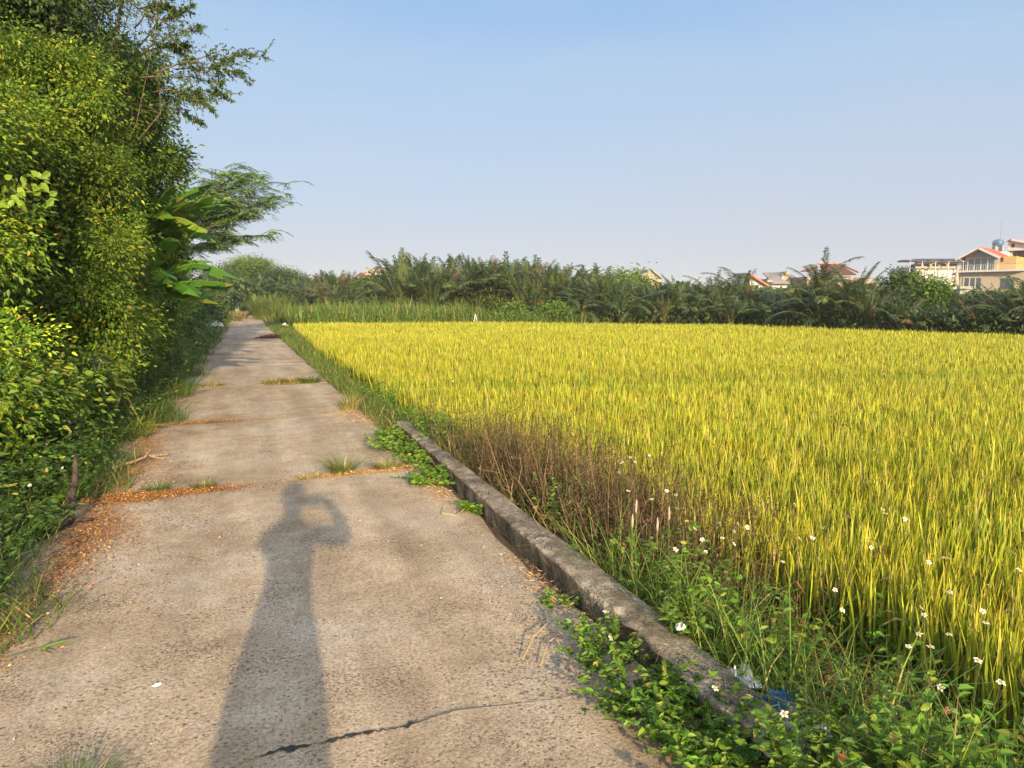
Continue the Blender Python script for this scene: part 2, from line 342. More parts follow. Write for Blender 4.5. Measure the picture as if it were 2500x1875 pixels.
for i in range(len(joints) - 1):
    nu = 56; L = joints[i + 1] - joints[i]; nv = max(4, int(L / (.12 if i < 4 else .5)))
    u = np.linspace(0, 1, nu); v = np.linspace(0, 1, nv); U, Vv = np.meshgrid(u, v)
    gap = .009 if i > 1 else .002
    Y = (jy(i, U) + gap) * (1 - Vv) + (jy(i + 1, U) - gap) * Vv
    X = lx(Y) + wob(40, Y, .02, 1.3) + (rx(Y) + wob(41, Y, .008, 3.3) - lx(Y)) * U
    Z = wob(50 + i, X * 1.3 + Y * .7, .0035, 1.1) + (.004 * ((i * 7) % 3 - 1) if i > 1 else 0)
    e = np.minimum(np.minimum(U, 1 - U) * 40, 1); Z = Z - (1 - e) * .012
    ev = np.minimum(np.minimum(Vv, 1 - Vv) * nv, 1) if i > 1 else 1; Z = Z - (1 - ev) * .006
    V = np.stack([X.ravel(), Y.ravel(), Z.ravel()], 1)
    k = (np.arange(nv - 1)[:, None] * nu + np.arange(nu - 1)[None]).ravel(); Q = np.stack([k, k + 1, k + nu + 1, k + nu], 1)
    a = Acc().add(V, Q)
    # skirts so each slab has thickness
    for row in (np.arange(nu), (nv - 1) * nu + np.arange(nu), np.arange(nv) * nu, np.arange(nv) * nu + nu - 1):
        S = V[row]; B = S.copy(); B[:, 2] = -.12; n = len(row); kk = np.arange(n - 1)
        a.add(np.vstack([S, B]), np.stack([kk, kk + 1, kk + 1 + n, kk + n], 1))
    a.build('slab', M['path'], path, True)
# the crack with lumps of dark filler along the nearest joint
cr = Acc()
xx = np.linspace(-.12, 1.12, 90); cy = np.array([jy(1, (x - lx(2.3)) / 2.82) for x in xx])
wd = .0007 + .012 * rng.uniform(.5, 1.2, 90) * np.clip(np.interp(xx, [-.12, 0, .03, .12, .17, .21, .24, .36, .43, .47, .5, .55, 1.12], [0, .0, .9, 1, .1, .0, .8, .75, .2, .1, .8, .05, 0]), 0, 1) * (1 + .5 * np.sin(xx * 90))
cy = cy + rng.normal(0, .004, 90); top = np.stack([xx, cy + wd * rng.uniform(.5, 1.5, 90), np.full(90, .0055)], 1); bot = np.stack([xx, cy - wd * rng.uniform(.5, 1.5, 90), np.full(90, .0055)], 1)
k = np.arange(89); cr.add(np.vstack([bot, top]), np.stack([k, k + 1, k + 91, k + 90], 1))
cr.build('crack', M['crack'], path)

# ------------------------------------------------------------------ the low concrete kerb wall
kw = Acc(); yy = np.linspace(.6, 8.05, 150)
cx = np.interp(yy, [0, 1.4, 2.4, 3.0, 4.2, 5.4, 6.6, 8.1], [1.46, 1.49, 1.52, 1.515, 1.535, 1.57, 1.60, 1.63])
wd = np.interp(yy, [0, 2, 3, 5, 8], [.19, .19, .2, .17, .15])
tz = .118 + wob(3, yy, .0025, 2) - np.interp(yy, [0, 2.2, 2.7, 3.05], [.02, .02, .012, 0])
rg = np.random.default_rng(5)
prof = []
jig = lambda a: rg.normal(0, a, len(yy))
base_j = .006 + .018 * np.clip((3.1 - yy) / .5, 0, 1)
prof.append((cx + .012 + jig(.003), np.full_like(yy, -.1)))
prof.append((cx + .008 + jig(.004) * (1 + base_j * 60), tz * .35))
prof.append((cx + .003 + rg.normal(0, 1, len(yy)) * base_j * .5, tz - .020))
prof.append((cx + .002 + rg.normal(0, 1, len(yy)) * base_j * .6, tz - .004 + jig(.002)))
prof.append((cx + .008 + np.abs(rg.normal(0, 1, len(yy)) * base_j), tz + jig(.0012)))
prof.append((cx + wd * .35, tz + .003 + jig(.0015))); prof.append((cx + wd * .7, tz + .002 + jig(.0015)))
prof.append((cx + wd - .012 + jig(.003), tz - .002)); prof.append((cx + wd + wob(9, yy, .004, 5) + jig(.003), tz - .018))
prof.append((cx + wd + .005, np.full_like(yy, -.5)))
n = len(prof); V = np.stack([np.stack([x, yy, z], 1) for x, z in prof], 1).reshape(-1, 3)
i = np.arange(len(yy) - 1)[:, None] * n; j = np.arange(n - 1)[None]
mo = np.tile([.62, .72, .9, 1.7, 1.55, 1.25, 1.25, 1.35, .8, .5], (len(yy), 1)) * np.exp(rg.normal(0, .18, (len(yy), n))); mo[:, 3:5] *= np.where(rg.random((len(yy), 1)) < .35, .6, 1)  # tone per profile line: mossy, shaded sides darker, top and worn edges paler
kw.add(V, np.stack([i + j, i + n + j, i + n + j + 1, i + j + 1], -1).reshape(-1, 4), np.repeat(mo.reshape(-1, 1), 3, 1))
for r_ in (0, (len(yy) - 1) * n):
    kw.add(V[r_:r_ + n], [[0, 1, 2, 9], [2, 3, 4, 9], [4, 5, 6, 9], [6, 7, 8, 9]])
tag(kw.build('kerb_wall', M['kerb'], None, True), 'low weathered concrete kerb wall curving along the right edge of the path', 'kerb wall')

# ------------------------------------------------------------------ rice field
def scatter(x0, x1, y0, y1, dens, ok=None):
    n = int((x1 - x0) * (y1 - y0) * dens); p = np.stack([rng.uniform(x0, x1, n), rng.uniform(y0, y1, n)], 1)
    return p[ok(p[:, 0], p[:, 1])] if ok is not None else p
def vnoise(x, y, s, seed=0):
    r = np.random.default_rng(seed); o = 0
    for k in range(4):
        a, b, c = r.uniform(0, 6.28, 3); d = r.uniform(0, 3.14)
        o = o + np.sin((x * math.cos(d) + y * math.sin(d)) * s * (1.6 ** k) + a + 1.5 * np.sin((y * math.cos(d) - x * math.sin(d)) * s * .9 * (1.6 ** k) + b)) / (1.35 ** k)
    return o / 3
def viewok(x, y, m=1.5):      # generous wedge of ground the photo (and a side-step) could see
    d = x * math.sin(YAW) + y * math.cos(YAW); s = x * math.cos(YAW) - y * math.sin(YAW)
    return (d > -.5) & (np.abs(s) < d * .78 + m)
rice = Acc()
RA = [(3, (.40, .41, .028)), (3, (.49, .465, .034)), (2.4, (.28, .345, .024)), (.7, (.46, .36, .09)), (.8, (.14, .19, .015))]
rx0 = lambda y: np.interp(y, [0, 2, 3.2, 5, 6.5, 8, 20, 46], [2.75, 2.65, 2.6, 2.5, 2.25, 2.05, 2.05, 2.95])
for (d0, d1, dens, ww, seg) in ((0, 4.5, 1700, .012, 3), (4.5, 9, 1250, .013, 3), (9, 17, 700, .017, 2), (17, 30, 300, .026, 2), (30, 62, 130, .042, 2)):
    def ok(x, y, d0=d0, d1=d1):
        r = np.hypot(x, y); return (r >= d0) & (r < d1) & (x > rx0(y) + .12 * np.sin(y * 3.3)) & (field_d(x, y) > .35) & viewok(x, y)
    p = scatter(1.8, min(d1, 36), -1, min(d1, 46), dens, ok); n = len(p)
    # tillers stand in loose hills
    hs = .17; p = np.where(rng.random((n, 1)) < .75, np.round(p / hs) * hs + rng.normal(0, .032, (n, 2)), p)
    x, y = p.T; vn = vnoise(x, y, .5, 3); vs = vnoise(x, y, 3.0, 5)
    # plants are shorter and greener along the old furrows
    fur = np.exp(-((np.abs((y + .12 * x + .8 * np.sin(x * .15)) - 11.6)) / .35) ** 2) * .6 + np.exp(-((np.abs((y + .05 * x) - 36.2)) / .3) ** 2) * .8
    h = .80 + .03 * vn + .03 * vs - .13 * fur + rng.normal(0, .05, n)
    B = np.stack([x, y, np.full(n, -.6)], 1)
    lo = np.where(rng.random(n) < .7, rng.uniform(.56, .74, n), rng.uniform(.3, .5, n)); B[:, 2] += h * lo; hh = h * (1 - lo)
    c = pick(RA, n, .12) * (1 + .10 * vn[:, None]); c[:, 0] *= 1 - .12 * np.clip(vs, -1, 1) * .8
    c = c * (1 - fur[:, None] * np.array([.5, .2, .2]))
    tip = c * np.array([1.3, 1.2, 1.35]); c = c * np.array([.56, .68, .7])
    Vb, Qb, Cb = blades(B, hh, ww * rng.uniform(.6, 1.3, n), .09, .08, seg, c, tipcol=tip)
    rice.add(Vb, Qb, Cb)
    # brown grain heads that droop among the blades
    m = int(n * .07); q = rng.choice(n, m, replace=False)
    H = B[q].copy(); H[:, 2] = -.6 + h[q] - .10 - rng.uniform(0, .07, m); a = rng.uniform(0, 6.28, m)
    D = np.stack([np.cos(a), np.sin(a), rng.uniform(-.6, .5, m)], 1)
    Vh, Qh, k = leaves(H, D, .12, ww * 1.1, False, .5)
    rice.add(Vh, Qh, np.repeat(pick([(2, (.38, .25, .10)), (2, (.3, .2, .08)), (1, (.45, .33, .13))], m, .15), k, 0))
# lower leaf mass under the canopy
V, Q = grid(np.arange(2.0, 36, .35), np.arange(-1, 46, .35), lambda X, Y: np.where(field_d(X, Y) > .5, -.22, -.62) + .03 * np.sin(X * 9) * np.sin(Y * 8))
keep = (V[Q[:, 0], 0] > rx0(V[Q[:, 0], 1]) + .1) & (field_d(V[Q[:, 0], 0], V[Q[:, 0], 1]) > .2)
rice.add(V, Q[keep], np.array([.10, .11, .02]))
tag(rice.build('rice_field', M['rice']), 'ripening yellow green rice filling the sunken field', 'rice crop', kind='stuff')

# ------------------------------------------------------------------ grass and undergrowth (stuff)
def grass_stuff(name, label, cat, parts, mat='grass'):
    a = Acc()
    for (p, z0, h, w, lean, curl, seg, pal) in parts:
        n = len(p)
        if n == 0: continue
        B = np.stack([p[:, 0], p[:, 1], z0(p[:, 0], p[:, 1])], 1)
        V, Q, C = blades(B, h * rng.uniform(.5, 1.25, n), w * rng.uniform(.7, 1.3, n), lean, curl, seg, pick(pal, n))
        a.add(V, Q, C)
    return tag(a.build(name, M[mat]), label, cat, kind='stuff')
gzf = lambda x, y: gz(x, y) - .01
vr = lambda y0, y1, dens, x0=1.5, ex=.0: (lambda p: p[p[:, 0] < np.interp(p[:, 1], [0, 20, 46], [2.2, 2.15, 3.1]) + ex])(scatter(x0, 3.3, y0, y1, dens))
grass_stuff('verge_grass', 'green grass verge between the path and the rice', 'grass', [
    (vr(8.0, 14, 900), gzf, .24, .007, .35, .4, 3, G_GRASS), (vr(14, 26, 420), gzf, .26, .012, .35, .4, 2, G_GRASS),
    (vr(26, 50, 150), gzf, .3, .022, .35, .4, 2, G_GRASS),
    (vr(1.0, 8.0, 160, 1.74), gzf, .34, .006, .3, .45, 3, G_GRASS), (scatter(2.15, 2.85, 1.1, 3.3, 700), gzf, .72, .0055, .25, .4, 3, G_BANK), (vr(1.2, 3.4, 900, 1.72, .45), gzf, .48, .0055, .35, .5, 3, G_BANK),
    (vr(6.0, 9.0, 900, 1.80), gzf, .36, .006, .3, .4, 3, G_GRASS),
    (scatter(1.52, 1.7, 8, 12, 900), gzf, .12, .006, .5, .5, 2, G_STRAW)])
lv = lambda y0, y1, dens, x0, off: (lambda p: p[(p[:, 0] < lx(p[:, 1]) + off + .18 * np.sin(p[:, 1] * 2.1) + .1 * np.sin(p[:, 1] * 5.3))])(scatter(x0, .6, y0, y1, dens))
grass_stuff('undergrowth_grass', 'grass and thin weeds under the hedge on the left of the path', 'grass', [
    (lv(2.6, 8, 750, -2.4, .22), gzf, .26, .007, .4, .5, 3, G_GRASS), (lv(8, 16, 600, -2.2, .35), gzf, .36, .010, .4, .5, 3, G_GRASS),
    (lv(16, 34, 200, -2.4, .3), gzf, .4, .018, .4, .5, 2, G_GRASS), (lv(34, 62, 80, -2.6, .35), gzf, .45, .03, .4, .4, 2, G_GRASS + G_STRAW),
    (lv(62, 110, 50, -4, .35), gzf, .6, .045, .3, .3, 2, G_STRAW + G_GRASS)])
def leaf_stuff(name, label, pts, h, L, pal, hires=True):
    n = len(pts); z = gz(pts[:, 0], pts[:, 1]) + h * rng.random(n) ** .8 * (.6 + .4 * vnoise(pts[:, 0], pts[:, 1], 4, 8))
    B = np.stack([pts[:, 0], pts[:, 1], np.maximum(z, .01)], 1)
    D = rng.normal(0, 1, (n, 3)); D[:, 2] = np.abs(D[:, 2]) * .5
    V, Q, k = leaves(B, D, L * rng.uniform(.6, 1.3, n), L * .45 * rng.uniform(.7, 1.2, n), hires, .2)
    a = Acc().add(V, Q, np.repeat(pick(pal, n), k, 0)); return tag(a.build(name, M['leaf']), label, 'undergrowth', kind='stuff')
leaf_stuff('undergrowth', 'low leafy undergrowth at the foot of the hedge', np.vstack([lv(2.8, 9, 1500, -3.0, .02), lv(9, 17, 900, -2.6, .12)]), .62, .045, G_SHW)
leaf_stuff('distant_undergrowth', 'low leafy growth along the far left edge of the path', np.vstack([lv(17, 34, 300, -2.6, .15), lv(34, 75, 90, -3, .2)]), .7, .10, G_MID, False)

# orange fallen leaves and dry straw on the concrete
def litter(spots, name, label, pal, L, wr=.5):
    a = Acc()
    mul = 2.3 if wr > .3 else 1.3
    for (x, y, sx, sy, rot, n) in spots:
        n = int(n * mul)
        p = rng.normal(0, 1, (n, 2)) * (sx, sy); c, s = math.cos(rot), math.sin(rot)
        px, py = x + p[:, 0] * c - p[:, 1] * s, y + p[:, 0] * s + p[:, 1] * c
        k = px < np.where(py < 8.05, 1.5, 1.7); px, py = px[k], py[k]; n = len(px)
        B = np.stack([px, py, .006 + .018 * rng.random(n) ** 2], 1); an = rng.uniform(0, 6.28, n)
        D = np.stack([np.cos(an), np.sin(an), rng.normal(0, .35, n)], 1)
        l = L * rng.uniform(.5, 1.4, n); V, Q, kk = leaves(B, D, l, l * wr * rng.uniform(.6, 1.4, n), True, .0, unit(np.array([0, 0, 1.]) + rng.normal(0, .4, (n, 3))))
        V[:, 2] = np.maximum(V[:, 2], .006); a.add(V, Q, np.repeat(pick(pal, n, .25), kk, 0))
    return tag(a.build(name, M['litter']), label, 'fallen leaves', kind='stuff')
litter([(-.8, 6.0, .2, .09, .05, 2400), (-.35, 6.03, .2, .05, 0, 1000), (-1.05, 6.5, .12, .35, -.1, 1500), (-.95, 7.4, .1, .5, 0, 1300), (-1.0, 8.7, .09, .5, 0, 700),
        (-.93, 5.4, .1, .28, .2, 1100), (-.98, 4.85, .08, .3, .1, 900), (-1.02, 4.3, .08, .35, 0, 700), (-1.06, 3.6, .07, .35, 0, 500), (-.8, 4.6, .2, .6, 0, 350), (-.7, 7, .15, .6, .1, 350),
        (-.5, 9.5, .35, .06, 0, 900), (-1.0, 11, .1, .8, 0, 500), (-.6, 13.7, .3, .06, 0, 500), (-1.0, 18.5, .2, 1.0, 0, 600), (-.9, 42, .35, 3, 0, 1200), (-.2, 56, .3, 2, 0, 700), (-.85, 25, .15, 1.0, 0, 400),
        (.0, 4.5, .6, 1.6, 0, 160), (.6, 9, .6, 3, 0, 120)],
       'leaf_litter', 'orange fallen leaves drifted along the left edge and joints of the path', G_ORANGE, .014)
litter([(.55, 6.13, .16, .015, 0, 160), (.9, 6.16, .16, .03, 0, 700), (1.25, 6.2, .14, .06, 0, 1300), (1.4, 5.4, .05, .25, 0, 500), (1.35, 9.5, .15, .35, 0, 900), (1.5, 8.9, .12, .3, 0, 600), (1.25, 13.9, .25, .1, 0, 500),
        (1.42, 3.3, .045, .4, .05, 330), (1.25, 2.75, .07, .2, .3, 120), (1.62, 48, .3, 4, 0, 1500), (1.3, 19.6, .2, .12, 0, 300), (1.9, 62, .3, 5, 0, 900), (1.45, 40, .15, 4, 0, 400)],
       'straw_litter', 'pale dry straw scattered along the right edge of the path', [(3, (.5, .33, .15)), (2, (.42, .22, .09)), (1, (.6, .45, .25))], .032, .12)
# bits of debris on the near slab
a = Acc()
for _ in range(60):
    x, y = rng.uniform(-1.1, 1.4), rng.uniform(1.7, 6); r = rng.uniform(.0015, .005)
    V, Q = tube([[x - r, y, .005], [x, y, .005 + r * .7], [x + r, y, .005]], [r * .3, r, r * .3], 6)
    a.add(V + rng.normal(0, r * .15, V.shape), Q)
tag(a.build('grit', M['stone']), 'small pale stones and grit scattered on the concrete', 'grit', kind='stuff')

# ------------------------------------------------------------------ plants
def weed(name, label, cat, base, r, h, nst, nlf, L, pal, spread=.5, wr=.45, group=None, stemcol=(.10, .12, .03), stemr=.0016, flowers=0, lift=.6):
    """leafy clump: thin stems with leaves in pairs, optionally white daisies on long stalks"""
    base = np.asarray(base, float); e = empty(name, base); tag(e, label, cat, group)
    st = Acc(); PB = []; PD = []; tips = []
    for s in range(nst):
        a = rng.uniform(0, 6.28); rr = r * math.sqrt(rng.random()); b = np.array([math.cos(a) * rr * .6, math.sin(a) * rr * .6, -.02])
        hh = h * rng.uniform(.5, 1.1); out = np.array([math.cos(a), math.sin(a), 0]) * spread * r * rng.uniform(.3, 1.2)
        t = np.linspace(0, 1, 6)[:, None]; c = b + out * t ** 1.3 + np.array([0, 0, hh]) * (t - .12 * t ** 3) + rng.normal(0, .006, (6, 3)) * t
        V, Q = tube(c, np.linspace(stemr, stemr * .5, 6), 4, False); st.add(V, Q, np.asarray(stemcol) * rng.uniform(.7, 1.3)); tips.append(c[-1])
        tt = rng.uniform(.2, 1, nlf); k = np.minimum((tt * 5).astype(int), 4); f = (tt * 5 - k)[:, None]
        pb = c[k] * (1 - f) + c[k + 1] * f; an = rng.uniform(0, 6.28, nlf)
        PB.append(pb); PD.append(np.stack([np.cos(an), np.sin(an), rng.uniform(-.1, lift * 1.6, nlf)], 1))
    PB = np.vstack(PB); PD = np.vstack(PD); n = len(PB); l = L * rng.uniform(.5, 1.25, n)
    V, Q, k = leaves(PB, PD, l, l * wr * rng.uniform(.8, 1.2, n), True, .25)
    st.build('stems', M['leaf'], e)
    Acc().add(V, Q, np.repeat(pick(pal, n), k, 0)).build('leaves', M['leaf'], e)
    for i in range(int(flowers * .65 + .5)):
        a = rng.uniform(0, 6.28); rr = r * rng.uniform(.1, 1.0); fb = np.array([math.cos(a) * rr * .5, math.sin(a) * rr * .5, h * .4])
        tp = np.array([math.cos(a) * rr * 1.1, math.sin(a) * rr * 1.1, h * rng.uniform(1.0, 1.45)])
        daisy(e, fb, tp)
    return e
def flower_mesh():
    Pb = []; D = []
    for k in range(5):
        a = k / 5 * 6.283 + rng.normal(0, .12); Pb.append([math.cos(a) * .004, math.sin(a) * .004, 0]); D.append([math.cos(a), math.sin(a), rng.uniform(-.1, .25)])
    V, Q, k = leaves(np.array(Pb), np.array(D), .0125 * rng.uniform(.85, 1.1, 5), .0105, True, .05, np.tile([0, 0, 1.], (5, 1)))
    return npmesh('petals', V, Q, M['petal'], np.tile([.85, .82, .74], (len(V), 1)))
FM = [flower_mesh() for _ in range(4)]
V, Q = tube([[0, 0, -.003], [0, 0, .0], [0, 0, .003], [0, 0, .0045]], [.003, .005, .0042, .001], 8)
CM = npmesh('flower_centre', V, Q, M['petal'], np.tile([.6, .36, .03], (len(V), 1)))
def daisy(e, fb, tp, s=.85, stalk=True):
    if stalk:
        t = np.linspace(0, 1, 5)[:, None]; c = fb * (1 - t) + tp * t + np.array([0, 0, .03]) * np.sin(t * 3.14)
        V, Q = tube(c, .0011, 4, False); Acc().add(V, Q, (.09, .12, .03)).build('stalk', M['leaf'], e)
    f = link('flower', FM[int(rng.integers(4))], e, tuple(tp)); f.rotation_euler = (rng.uniform(-.1, 1.1), rng.normal(0, .5), rng.uniform(-1, 1)); f.scale = (s, s, s)
    c = link('flower_centre', CM, f, (0, 0, .001))
def tuft(label, base, r, h, n, pal, name='grass_tuft', cat='grass tuft', group='grass tufts in the joints of the path', w=.005, lean=.5):
    a = rng.uniform(0, 6.28, n); rr = r * np.sqrt(rng.random(n)) * .6
    B = np.stack([np.cos(a) * rr, np.sin(a) * rr * .5, np.full(n, -.01)], 1)
    V, Q, C = blades(B, h * rng.uniform(.4, 1.1, n), w * rng.uniform(.6, 1.2, n), lean, .5, 3, pick(pal, n), az=a + rng.normal(0, .5, n))
    o = Acc().add(V, Q, C).build(name, M['grass']); o.location = base; return tag(o, label, cat, group)
GT = G_GRASS; GS = [(3, (.42, .34, .14)), (2, (.14, .17, .04)), (2, (.3, .26, .09))]
tuft('green and straw grass tuft at the bottom left corner of the photo', (-.54, 2.34, 0), .14, .12, 260, GT)
tuft('tall spiky grass tuft in the joint above the shadow, right of the middle', (.78, 6.2, 0), .13, .21, 420, [(3, (.13, .18, .04)), (1, (.35, .28, .1))])
tuft('second dry grass tuft in the joint, beside the kerb', (1.17, 6.22, 0), .16, .14, 420, GS)
tuft('low thin grass in the joint left of the tall spiky tuft', (.5, 6.18, 0), .18, .06, 200, GS, lean=.8)
tuft('small green tuft standing in orange leaves, left in the first joint', (-.66, 6.12, 0), .1, .11, 180, GT)
tuft('small upright tuft in the first joint left of the shadow head', (-.33, 6.1, 0), .13, .11, 200, [(2, (.3, .26, .08)), (2, (.12, .17, .03))])
for q, (x, lab) in enumerate([(.55, 'left end of the dry grass strip in the third joint'), (.85, 'middle of the dry grass strip in the third joint'), (1.15, 'right end of the grass strip in the third joint, beside the verge')]):
    tuft(lab, (x, 13.55, 0), .3, .17, 380, GS if q < 2 else GT, w=.009)
tuft('thin brownish tuft at the left end of the third joint', (-.5, 13.65, 0), .3, .1, 260, GS, w=.009)
tuft('flat dry grass at the left end of the second joint', (-.55, 9.5, 0), .4, .05, 260, GS, w=.007, lean=.9)
tuft('dry stalks standing on the right path edge beyond the kerb', (1.38, 9.9, 0), .22, .3, 320, GS, w=.006, lean=.25)

KG = 'leafy weeds growing against the kerb'
for (x, y, r, h, ns, lab, fl) in [
    (1.50, 7.6, .2, .17, 40, 'farthest leafy weed at the path side of the kerb end', 0), (1.46, 6.95, .22, .17, 46, 'leafy weed between the far kerb end and the dry tuft', 0), (1.47, 6.35, .16, .13, 26, 'small leafy weed by the kerb behind the dry tuft', 0),
    (1.40, 5.62, .15, .12, 34, 'low green weed at the joint end, touching the kerb', 0), (1.53, 5.75, .13, .16, 22, 'green weed spilling over the kerb top at the joint end', 0), (1.52, 4.72, .07, .09, 12, 'tiny weed rooted in the gap below the kerb face', 0),
    (1.42, 3.1, .07, .06, 9, 'flat little grassy weed in straw at the kerb foot', 0),
    (1.38, 2.52, .14, .17, 42, 'upper part of the leafy weed bank covering the near kerb', 3), (1.34, 2.2, .16, .17, 60, 'middle of the leafy weed bank covering the near kerb', 3),
    (1.40, 1.92, .18, .17, 80, 'broad leafy weed lying over the path edge near the bottom of the photo', 3), (1.36, 1.62, .17, .14, 80, 'lowest leafy weed at the bottom edge of the photo, left of the kerb', 3), (1.52, 1.5, .13, .2, 50, 'leafy weed on the kerb top at the bottom edge of the photo', 1)]:
    weed('leafy_weed', lab, 'weed', (x, y, 0 if y > 2 or x < 1.5 else .1), r, h, ns, 16, .036 if y < 4 else .05, G_WEED, 1.1, group=KG, flowers=fl)
BK = 'flowering weeds on the bank between kerb and rice'
for i, (x, y, r, h, ns, fl, lab) in enumerate([
    (1.95, 1.35, .2, .42, 40, 3, 'white flowered weed at the very bottom right of the kerb'), (2.25, 1.6, .3, .5, 60, 5, 'bushy flowering weed in the bottom right corner of the photo'),
    (2.6, 1.75, .3, .58, 60, 6, 'flowering weed against the rice at the right edge, lowest'), (2.35, 2.15, .28, .5, 60, 3, 'fine leaved green weed right of the litter'), (2.0, 2.3, .2, .4, 40, 3, 'flowering weed behind the plastic litter'),
    (2.75, 2.2, .3, .62, 60, 5, 'tall flowering weed standing into the rice at the right edge'), (2.2, 2.8, .28, .5, 50, 4, 'flowering weed next to the middle of the near kerb'), (1.95, 3.0, .18, .4, 36, 3, 'leafy flowering weed behind the pink grass spikes'),
    (2.1, 3.5, .25, .5, 44, 4, 'flowering weed right of the end of the dry brown stems'), (2.45, 3.3, .25, .6, 40, 5, 'tall weed with small white flowers in front of the rice'), (2.3, 4.3, .25, .62, 30, 5, 'thin tall weed with white flowers above the dry stems'),
    (1.95, 4.15, .15, .42, 30, 0, 'green weed growing among the foot of the dry stems'), (1.98, 6.6, .2, .56, 44, 2, 'bright green weed at the far end of the dry stems'), (1.9, 7.4, .2, .42, 36, 3, 'flowering weed just beyond the kerb top, far part'),
    (2.0, 8.6, .25, .4, 34, 3, 'weed with pale flowers in the verge past the kerb end'), (1.9, 10.4, .25, .36, 34, 2, 'low weed with pale flowers farther along the verge'),
    (2.5, 2.6, .3, .55, 60, 5, 'full green flowering weed right of the middle of the near kerb, against the rice'), (2.7, 3.0, .25, .62, 40, 5, 'upright flowering weed with flowers over the rice heads'), (2.95, 2.6, .25, .65, 40, 6, 'flowering weed farthest into the rice at the right'), (2.9, 1.95, .3, .62, 50, 6, 'flowering weed at the right edge of the photo, behind the lowest one'),
    (2.5, 1.35, .3, .5, 70, 4, 'leafy flowering weed filling the bottom right corner'), (2.2, 3.2, .22, .45, 50, 2, 'low green weed below the tall weed with small flowers'), (2.45, 3.9, .22, .6, 30, 5, 'sparse white flowered weed at the right of the dry stems'), (1.95, 2.65, .16, .36, 44, 2, 'green weed leaning over the kerb edge beyond the white scrap'),
    (2.72, 3.25, .2, .56, 70, 1, 'bushy green weed hiding the rice stems below the brown clumps'), (2.75, 2.75, .22, .56, 70, 1, 'bushy green weed hiding the rice stems, second from the brown clumps'), (2.85, 2.35, .22, .56, 70, 1, 'bushy green weed hiding the rice stems, third from the brown clumps'), (2.85, 1.65, .25, .56, 70, 2, 'bushy green weed hiding the rice stems at the right edge of the photo'),
    (2.1, 1.75, .2, .42, 70, 2, 'bushy weed right behind the plastic litter'), (1.78, 1.35, .14, .32, 60, 1, 'weed swallowing the near end of the kerb'), (1.72, 2.45, .08, .26, 26, 1, 'small weed hanging over the outer kerb edge')]):
    weed('flowering_weed', lab, 'flowering weed', (x, y, float(gz(x, y))), r, h + .16, ns, 14, .045, G_WEED, .9, group=BK, flowers=fl)
LG = 'leafy weeds along the left edge of the path'
for i, (x, y, r, h, ns, fl, lab) in enumerate([
    (-1.38, 4.0, .2, .34, 40, 0, 'bright leafy weed at the left edge of the photo, nearest'), (-1.5, 4.7, .25, .4, 44, 1, 'leafy weed below the tall striped plant'), (-1.32, 5.2, .2, .34, 36, 1, 'leafy weed left of the broken stump'),
    (-1.55, 5.9, .25, .4, 40, 1, 'leafy weed behind the broken stump'), (-1.3, 6.1, .18, .28, 34, 2, 'weed with two white flowers right of the stump'), (-1.35, 6.9, .25, .4, 40, 2, 'weed with white flowers beside the fallen forked stick'),
    (-1.45, 8.0, .28, .48, 44, 2, 'dense green weed under the yellow stalk'), (-1.35, 9.2, .28, .5, 44, 0, 'dense green weed at the tip of the yellow stalk'), (-1.3, 10.8, .35, .55, 50, 1, 'rounded weed mound at the left path edge by the second joint'), (-1.3, 12.5, .4, .6, 50, 1, 'rounded weed mound by the third joint')]):
    weed('edge_weed', lab, 'weed', (x, y, -.03), r, h, ns, 16, .055, G_SHW, .9, group=LG, flowers=fl)
# tall plant with long arched leaves
e = tag(empty('broadleaf_seedling', (-1.62, 5.55, -.03)), 'tall young plant with long arching yellow green leaves, left of the stump', 'plant')
st = Acc(); lf = Acc()
for s, (ox, oy, hh) in enumerate([(0, 0, .95), (-.14, .1, .72)]):
    c = np.array([[ox, oy, 0], [ox + .01, oy, hh * .5], [ox + .03, oy, hh]]); V, Q = tube(c, [.006, .005, .003], 6); st.add(V, Q, (.12, .1, .04))
    n = 26; t = np.linspace(.3, 1, n); pb = np.stack([ox + .03 * t, np.full(n, oy), hh * t], 1); an = np.arange(n) * 2.4
    D = np.stack([np.cos(an), np.sin(an), np.full(n, .75)], 1)
    V, Q, k = leaves(pb, D, .17, .036, True, .55); lf.add(V, Q, np.repeat(pick([(3, (.16, .2, .03)), (1, (.1, .16, .03))], n), k, 0))
st.build('stem', M['leaf'], e); lf.build('leaves', M['leaf'], e)

# pinkish feather spikes behind the kerb
for i, (dx, y, hh, lab) in enumerate([(1318, 3.02, .48, 'leftmost short pink grass spike behind the kerb'), (1335, 3.06, .57, 'tallest pink grass spike behind the kerb'), (1367, 2.93, .52, 'third pink grass spike from the left behind the kerb'), (1402, 2.9, .49, 'rightmost pink grass spike behind the kerb')]):
    x = 1.80 + i * .045; z0 = float(gz(x, y)); e = tag(empty('grass_spike', (x, y, z0)), lab, 'grass spike', 'pink grass spikes behind the kerb')
    top = .125 + .24 + i % 2 * .06 - z0
    c = np.array([[0, 0, 0], [.01, 0, top * .5], [.0, 0, top]]); V, Q = tube(c, .0016, 4); Acc().add(V, Q, (.2, .25, .06)).build('stalk', M['leaf'], e)
    t = np.linspace(0, 1, 7); c = np.stack([rng.normal(0, .001, 7), t * 0, top + t * .075], 1); V, Q = tube(c, np.array([.0015, .005, .006, .006, .0055, .004, .001]), 8)
    Acc().add(V, Q, np.clip(np.array([.5, .40, .33]) * (1 + .2 * rng.normal(0, 1, (len(V), 1))), .1, .9)).build('seed_head', M['petal'], e)

